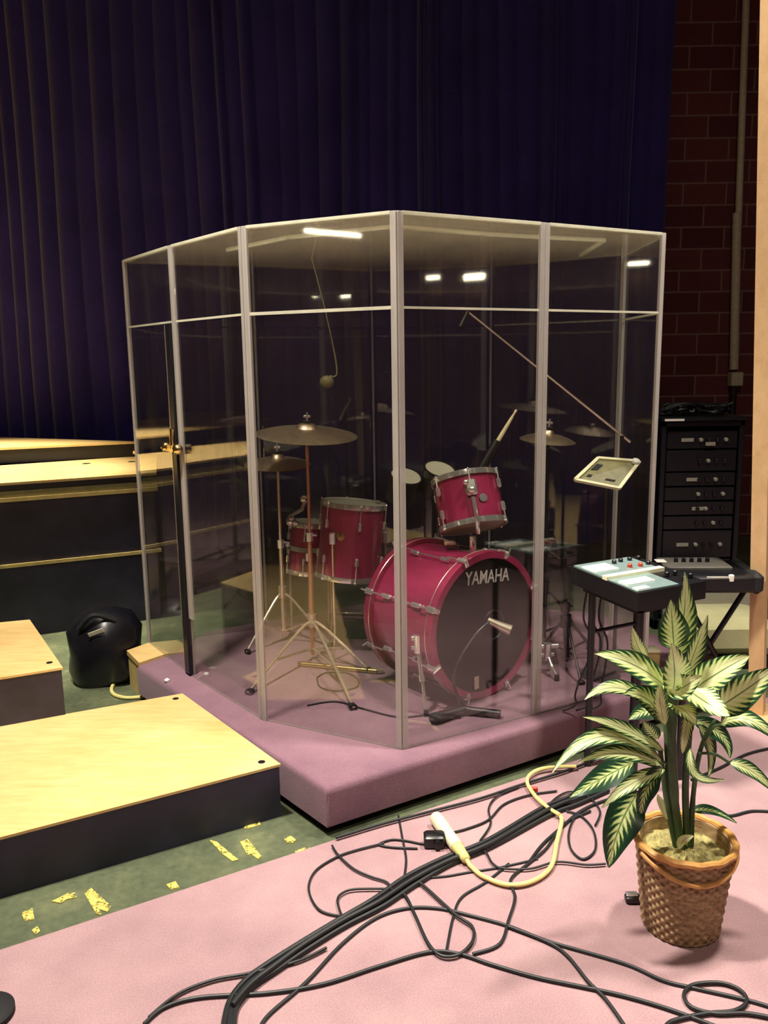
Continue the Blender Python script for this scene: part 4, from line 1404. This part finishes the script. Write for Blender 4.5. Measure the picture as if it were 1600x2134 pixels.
lf(1520, 1590, 1570, 1610, 1618, 1656, 36, 0.02, 0.0, -0.02, (0, -0.7, 0.7), 0.12)
lf(1455, 1510, 1480, 1560, 1475, 1620, 34, 0.04, 0.05, 0.03, (0.3, -0.9, 0.2), 0.25)
lf(1440, 1500, 1500, 1530, 1520, 1580, 44, 0.05, 0.06, 0.04, (0.3, -0.9, 0.3), 0.35)
lf(1385, 1510, 1375, 1460, 1376, 1425, 30, -0.02, -0.05, -0.06, (-0.2, -0.95, 0.2), -0.2)
lf(1370, 1540, 1352, 1520, 1340, 1502, 40, 0.02, -0.02, -0.03, (-0.2, -0.9, 0.3), 0.3)
lf(1440, 1470, 1428, 1525, 1422, 1570, 32, -0.03, -0.07, -0.07, (0.2, -0.95, 0.1), -0.1)
lf(1400, 1480, 1350, 1480, 1310, 1500, 50, 0.05, 0.04, 0.03, (0, -0.8, 0.6), 0.35)
lf(1418, 1768, 1424, 1752, 1445, 1742, 24, -0.04, -0.06, -0.07, (0, -0.7, 0.7), -0.5)
lf(1440, 1690, 1485, 1690, 1535, 1716, 24, 0.04, 0.04, 0.04, (0, -0.6, 0.8), 0.5)
T.part('foliage', foliage, M['leaf'], label='dark green leaves with cream centres')
# leaf stalks joining the outer leaves to the stems
for pts in ([(1400, 1440), (1404, 1372)], [(1400, 1430), (1345, 1372)], [(1436, 1480), (1490, 1478)], [(1388, 1590), (1322, 1588)], [(1385, 1605), (1330, 1652)], [(1470, 1540), (1500, 1510)], [(1455, 1570), (1520, 1590)]):
    P3 = [PY(x, y, py0) for x, y in pts]
    md = P3[0].lerp(P3[1], 0.5) + V((0, 0, 0.012))
    T.part('leaf_stalk', MB().tube(spline([P3[0], md, P3[1]], 5), 0.004, 6), M['stem'])

# small connector on the carpet near the basket
p = PZ(1318, 1880, CT)
T = Thing('plug', 'small black plug lying on the carpet beside the wicker basket', 'plug', loc=tuple(p))
T.part('body', MB().box(p + V((0, 0, 0.013)), (0.045, 0.03, 0.026), bev=0.006), M['black_plastic'])
T.part('metal_edge', MB().box(p + V((-0.004, 0.0, 0.0275)), (0.034, 0.02, 0.004), bev=0.001), M['chrome'])

# round base at the lower left
p = PZ(-30, 2118, CT)
T = Thing('microphone_stand', 'black round stand base cut off at the lower left corner', 'stand', loc=tuple(p))
T.part('round_base', MB().lathe([(0.068, 0), (0.068, 0.014), (0.055, 0.022), (0.016, 0.026)], 40, Matrix.Translation(p)), M['rubber'])
T.part('upright_tube', MB().tube([p + V((-0.01, 0, 0.02)), p + V((-0.01, -0.02, 1.0))], 0.010, 10), M['black_frame'])

# ------------------------------------------------------------------ cables on the carpet


def cable(label, pts, r=0.0042, z=0.0, mat='cable', name='cable', per=7, group='black cables on the carpet', base=CT, tail=None):
    P3 = [PZ(x, y, base + r + z) for x, y in pts]
    if tail:
        P3 = P3 + tail
    return solo(name, label, 'cable', MB().tube(spline(P3, per), r, 8), M[mat], tuple(P3[0]), group=group)


trunk = [(474, 2150), (484, 2095), (520, 2052), (564, 2018), (629, 1972), (713, 1921), (791, 1880), (856, 1836), (930, 1796), (1022, 1757), (1138, 1690), (1190, 1668), (1260, 1640)]
for k, (dx, dy, lab) in enumerate(((-9, -7, 'thick black cable along the upper left side of the bundled run'), (0, 0, 'thick black cable in the middle of the bundled run'), (9, 7, 'thick black cable along the lower right side of the bundled run'))):
    cable(lab, [(x + dx + (3 * sin(i * 1.7 + k)), y + dy * (0.9 + 0.3 * sin(i * 1.1 + k))) for i, (x, y) in enumerate(trunk)], 0.0078, 0.0005 * k, name='trunk_cable', group='bundled run of thick cables')
cable('thick black cable on top of the bundled run', [(x + 2 * sin(i), y - 1) for i, (x, y) in enumerate(trunk[1:-1])], 0.0075, 0.014, name='trunk_cable', group='bundled run of thick cables')
cl = [
    ('black cable sweeping from the bottom left to the lower right edge', [(538, 2150), (560, 2115), (639, 2046), (713, 1967), (782, 1914), (847, 1893), (912, 1893), (976, 1907), (1060, 1930), (1143, 1962), (1300, 2008), (1380, 2043), (1450, 2060), (1560, 2085), (1640, 2110)], 0.005),
    ('black cable crossing low in front of all the others', [(300, 2134), (345, 2098), (420, 2078), (560, 2069), (676, 2050), (791, 2013), (893, 1984), (958, 1988), (1022, 2009), (1115, 2036), (1231, 2060), (1310, 2078), (1400, 2105), (1520, 2150)], 0.005),
    ('black cable branching down to the bottom right corner', [(1060, 1931), (1143, 1964), (1182, 1992), (1226, 2046), (1262, 2082), (1310, 2150)], 0.0046),
    ('black cable joining the bundle at the bottom left', [(310, 2120), (372, 2071), (445, 2042), (520, 2028), (620, 2003), (680, 1975)], 0.0042),
    ('black cable looping tightly below the bundle', [(830, 1850), (847, 1870), (865, 1907), (893, 1967), (921, 1992), (958, 1988), (985, 1960), (983, 1930), (948, 1905), (884, 1847), (862, 1832)], 0.0046),
    ('black cable rising straight out of the tight loop', [(930, 1983), (944, 1912), (962, 1870), (1013, 1838), (1060, 1800)], 0.004),
    ('black cable swinging wide right of the tight loop', [(985, 1988), (1041, 1967), (1060, 1916), (1073, 1870), (1064, 1833), (1100, 1800), (1138, 1768), (1175, 1717), (1230, 1690)], 0.0046),
    ('thin black cable curling out to the far left of the tangle', [(800, 1757), (740, 1772), (699, 1787), (657, 1815), (643, 1852), (662, 1893), (699, 1907), (730, 1905)], 0.0034),
    ('thin black cable from the platform corner into the bundle', [(692, 1762), (705, 1782), (736, 1810), (770, 1826), (805, 1838), (819, 1858)], 0.0036),
    ('thin black cable making a small arch left of the bundle', [(713, 1912), (703, 1878), (712, 1862), (740, 1853), (810, 1852)], 0.0036),
    ('thin black cable running upright beside the bundle', [(830, 1700), (838, 1745), (846, 1790), (842, 1830)], 0.0038),
    ('thin black cable twisted under the platform edge', [(930, 1760), (884, 1759), (846, 1752), (815, 1750), (790, 1760), (820, 1766), (870, 1768)], 0.0036),
    ('thin black cable climbing right towards the platform edge', [(940, 1735), (975, 1726), (1018, 1708), (1050, 1676), (1101, 1657), (1160, 1648)], 0.0036),
    ('thin black cable bent like a hook near the white connector', [(1000, 1752), (1022, 1717), (1018, 1685), (1035, 1660), (1080, 1640)], 0.0034),
    ('thin black cable crossing under the cream lead', [(1000, 1770), (1013, 1777), (1027, 1800), (1050, 1810), (1106, 1810), (1161, 1796), (1221, 1802), (1262, 1800)], 0.0036),
    ('thin black cable lying flat across the bundle to the right', [(880, 1830), (930, 1826), (976, 1818), (1040, 1808), (1120, 1790)], 0.0036),
    ('black cable running beside the plant towards the bundle', [(1100, 1800), (1130, 1760), (1172, 1722), (1210, 1690), (1260, 1668), (1330, 1650)], 0.005),
    ('thin black cable knotted left of the hanging leaf', [(1180, 1690), (1210, 1700), (1236, 1730), (1240, 1770), (1215, 1790), (1190, 1770), (1185, 1735), (1200, 1700), (1230, 1680)], 0.0036),
    ('thin black cable arching below the long drooping leaf', [(1135, 1700), (1150, 1670), (1185, 1650), (1225, 1660), (1250, 1690), (1240, 1720)], 0.0034),
    ('black cable along the foot of the plum platform', [(700, 1746), (800, 1716), (900, 1690), (1000, 1664), (1090, 1634), (1180, 1606), (1260, 1575)], 0.005),
    ('black cable lying behind the basket to the right edge', [(1470, 1690), (1520, 1700), (1570, 1690), (1640, 1694)], 0.005),
    ('black cable curving behind the plant near the pole', [(1440, 1625), (1500, 1600), (1560, 1570), (1640, 1552)], 0.005),
    ('black cable looped in a ring at the bottom right', [(1640, 2128), (1560, 2112), (1490, 2112), (1440, 2098), (1425, 2072), (1445, 2052), (1500, 2048), (1540, 2062), (1556, 2086), (1530, 2106), (1470, 2112), (1400, 2128), (1380, 2150)], 0.005),
]
for k, (lab, pts, r) in enumerate(cl):
    cable(lab, pts, r, 0.0015 * (k % 5))

# cables from the mixer down to the carpet
p0 = mp(0.3, 0.5, -0.06)
for k, (lab, sx) in enumerate((('thin black cable hanging from the mixer, left one', 1222), ('thin black cable hanging from the mixer, middle one', 1240), ('thin black cable hanging from the mixer, right one', 1254))):
    a = PY(sx, 1235, 3.13)
    b = PY(sx + 12, 1345, 3.13)
    c = PY(sx - 22 + 10 * k, 1440, 3.17)
    e = V((c.x, c.y, S + 0.008))
    solo('cable', lab, 'cable', MB().tube(spline([a, PY(sx - 6, 1290, 3.13), b, c, e + V((0, 0, 0.03)), e + V((-0.05, 0.01, 0))], 7), 0.004, 8), M['cable'], tuple(e), group='cables hanging from the mixer')
# cable inside the booth on the plum carpet
cable('thin black cable snaking on the plum carpet inside the booth', [(640, 1470), (700, 1462), (760, 1478), (830, 1494), (900, 1490), (960, 1496)], 0.004, base=S, group='cable in the booth')
cable('black cable curling on the plum carpet below the coppery stand', [(660, 1412), (680, 1402), (720, 1402), (745, 1415), (742, 1432), (700, 1440), (668, 1432), (660, 1415)], 0.0036, base=S, group='cable in the booth')
# yellow cable by the wooden box
cable('yellow cable loop on the floor beside the raw wood box', [(300, 1452), (262, 1454), (236, 1446), (234, 1430), (252, 1415), (275, 1412)], 0.009, mat='yellow_cable', base=0.0, group='yellow cable by the raw wood box')

# cream connector and lead
a, b = PZ(907, 1703, CT + 0.026), PZ(972, 1792, CT + 0.022)
d = (b - a).normalized()
T = Thing('cream_connector', 'long cream tube connector lying on the tangled cables', 'connector', loc=tuple(a))
T.part('barrel', MB().tube([a, a + d * 0.006, a.lerp(b, 0.30), a.lerp(b, 0.34), a.lerp(b, 0.72)], [0.020, 0.0235, 0.0235, 0.0215, 0.0215], 20), M['cream_plastic'])
T.part('strain_relief', MB().tube([a.lerp(b, 0.72), a.lerp(b, 0.80), a.lerp(b, 0.98), b], [0.020, 0.018, 0.015, 0.009], 16), M['yellow_cable'])
lead = [(973, 1795), (984, 1808), (1010, 1828), (1060, 1844), (1110, 1836), (1148, 1806), (1160, 1755), (1170, 1712), (1166, 1698)]
T.part('cream_lead', MB().tube(spline([b] + [PZ(x, y, CT + 0.012) for x, y in lead[1:]], 7), 0.0075, 10), M['yellow_cable'])
cable('cream lead curving up to the plum platform under the leaves', [(1166, 1698), (1140, 1682), (1112, 1655), (1098, 1628), (1110, 1610), (1140, 1600), (1200, 1597)], 0.007, 0.012, mat='yellow_cable', group='cream leads')
p = PZ(905, 1762, CT)
T = Thing('cable_box', 'small black connector box among the cables beside the cream tube', 'connector', loc=tuple(p))
T.part('body', MB().box(p + V((0, 0, 0.022)), (0.07, 0.05, 0.044), bev=0.006), M['black_plastic'])
T.part('socket', MB().lathe([(0.014, 0), (0.014, 0.012), (0.010, 0.012)], 16, frame(tuple(p + V((0.01, -0.025, 0.022))), (0, -1, 0), (1, 0, 0))), M['black_frame'])
p = PZ(1112, 1652, CT)
solo('red_clip', 'tiny red clip beside the cream lead', 'clip', MB().box(p + V((0, 0, 0.012)), (0.03, 0.012, 0.022), bev=0.004), M['red_plastic'], tuple(p))

# ------------------------------------------------------------------ lamps of the hall, and an added fill


def spot(name, loc, target, power, angle, blend=0.6, size=0.12, col=(1.0, 0.86, 0.66)):
    T = Thing(name, 'black stage spotlight hung from the ceiling', 'spotlight', loc=tuple(loc), group='stage spotlights')
    loc, target = V(loc), V(target)
    d = (target - loc).normalized()
    F = frame(tuple(loc), -d, (1, 0, 0))
    T.part('housing', MB().lathe([(0.10, 0.03), (0.125, 0.02), (0.125, 0.16), (0.09, 0.34), (0.03, 0.36)], 28, F), M['black_frame'])
    T.part('lens', MB().lathe([(0.001, 0.012), (0.08, 0.018), (0.10, 0.03)], 28, F), M['spot_glow'])
    T.part('yoke', MB().tube([loc - d * 0.15, loc - d * 0.15 + V((0, 0, 6.1 - loc.z))], 0.015, 8), M['black_frame'])
    l = bpy.data.lights.new(name + '_beam', 'SPOT')
    l.energy = power
    l.spot_size = radians(angle)
    l.spot_blend = blend
    l.shadow_soft_size = size
    l.color = col
    o = bpy.data.objects.new(name + '_beam', l)
    COL.objects.link(o)
    o.matrix_world = frame(tuple(loc + d * 0.03), -d, (1, 0, 0))
    return o


spot('stage_spotlight', (-1.3, 2.3, 4.9), (-0.15, 2.6, 0), 1550, 72, 0.9, 0.2, (1.0, 0.92, 0.80))
spot('stage_spotlight', (1.8, 2.5, 4.9), (1.2, 3.1, 0.2), 1000, 62, 0.9, 0.2, (1.0, 0.92, 0.80))
spot('stage_spotlight', (-3.0, 4.3, 4.9), (-2.9, 4.9, 0.9), 2600, 44, 0.6, 0.14, (1.0, 0.90, 0.70))


def wall_lamp(label, c, size, n):
    c, n = V(c), V(n)
    T = Thing('wall_lamp', label, 'lamp', loc=tuple(c), group='wall lamps of the hall')
    T.part('back_plate', MB().box(c, (0.04, size[0] + 0.06, size[1] + 0.06), bev=0.005), M['grey_metal'])
    T.part('tube', MB().box(c + n * 0.04, (0.04, size[0], size[1]), bev=0.01), M['lamp_glow'])


wall_lamp('long glowing wall lamp on the left wall', (-7.98, -2.18, 3.37), (0.95, 0.055), (1, 0, 0))
wall_lamp('glowing wall lamp on the right wall, nearer the stage', (7.98, 1.63, 2.68), (0.24, 0.04), (-1, 0, 0))
wall_lamp('glowing wall lamp on the right wall, middle one', (7.98, -0.82, 2.67), (0.30, 0.08), (-1, 0, 0))
wall_lamp('glowing wall lamp on the right wall, far one', (7.98, -1.45, 2.70), (0.20, 0.05), (-1, 0, 0))


def fill_lamp(name, loc, energy, size, col):
    l = bpy.data.lights.new(name, 'AREA')
    l.energy = energy
    l.shape = 'DISK'
    l.size = size
    l.color = col
    o = bpy.data.objects.new(name, l)
    COL.objects.link(o)
    o.location = loc
    return o


fill_lamp('front_fill', (0.5, -1.5, 5.9), 110, 1.2, (1.0, 0.82, 0.66))  # added front fill without a fixture, brightens front faces and walls

w = bpy.data.worlds.new('world')
scene.world = w
w.use_nodes = True
w.node_tree.nodes['Background'].inputs[0].default_value = (0.02, 0.018, 0.02, 1)
w.node_tree.nodes['Background'].inputs[1].default_value = 1.0

scene.view_settings.view_transform = 'Standard'
scene.view_settings.look = 'None'
scene.view_settings.exposure = 0.0
scene.view_settings.gamma = 1.0
scene.view_settings.use_curve_mapping = False
try:
    scene.cycles.transparent_max_bounces = 32
    scene.cycles.max_bounces = 10
    scene.cycles.use_denoising = True
    scene.cycles.caustics_reflective = False
    scene.cycles.caustics_refractive = False
    scene.cycles.sample_clamp_indirect = 4.0
except Exception:
    pass
bpy.context.view_layer.update()
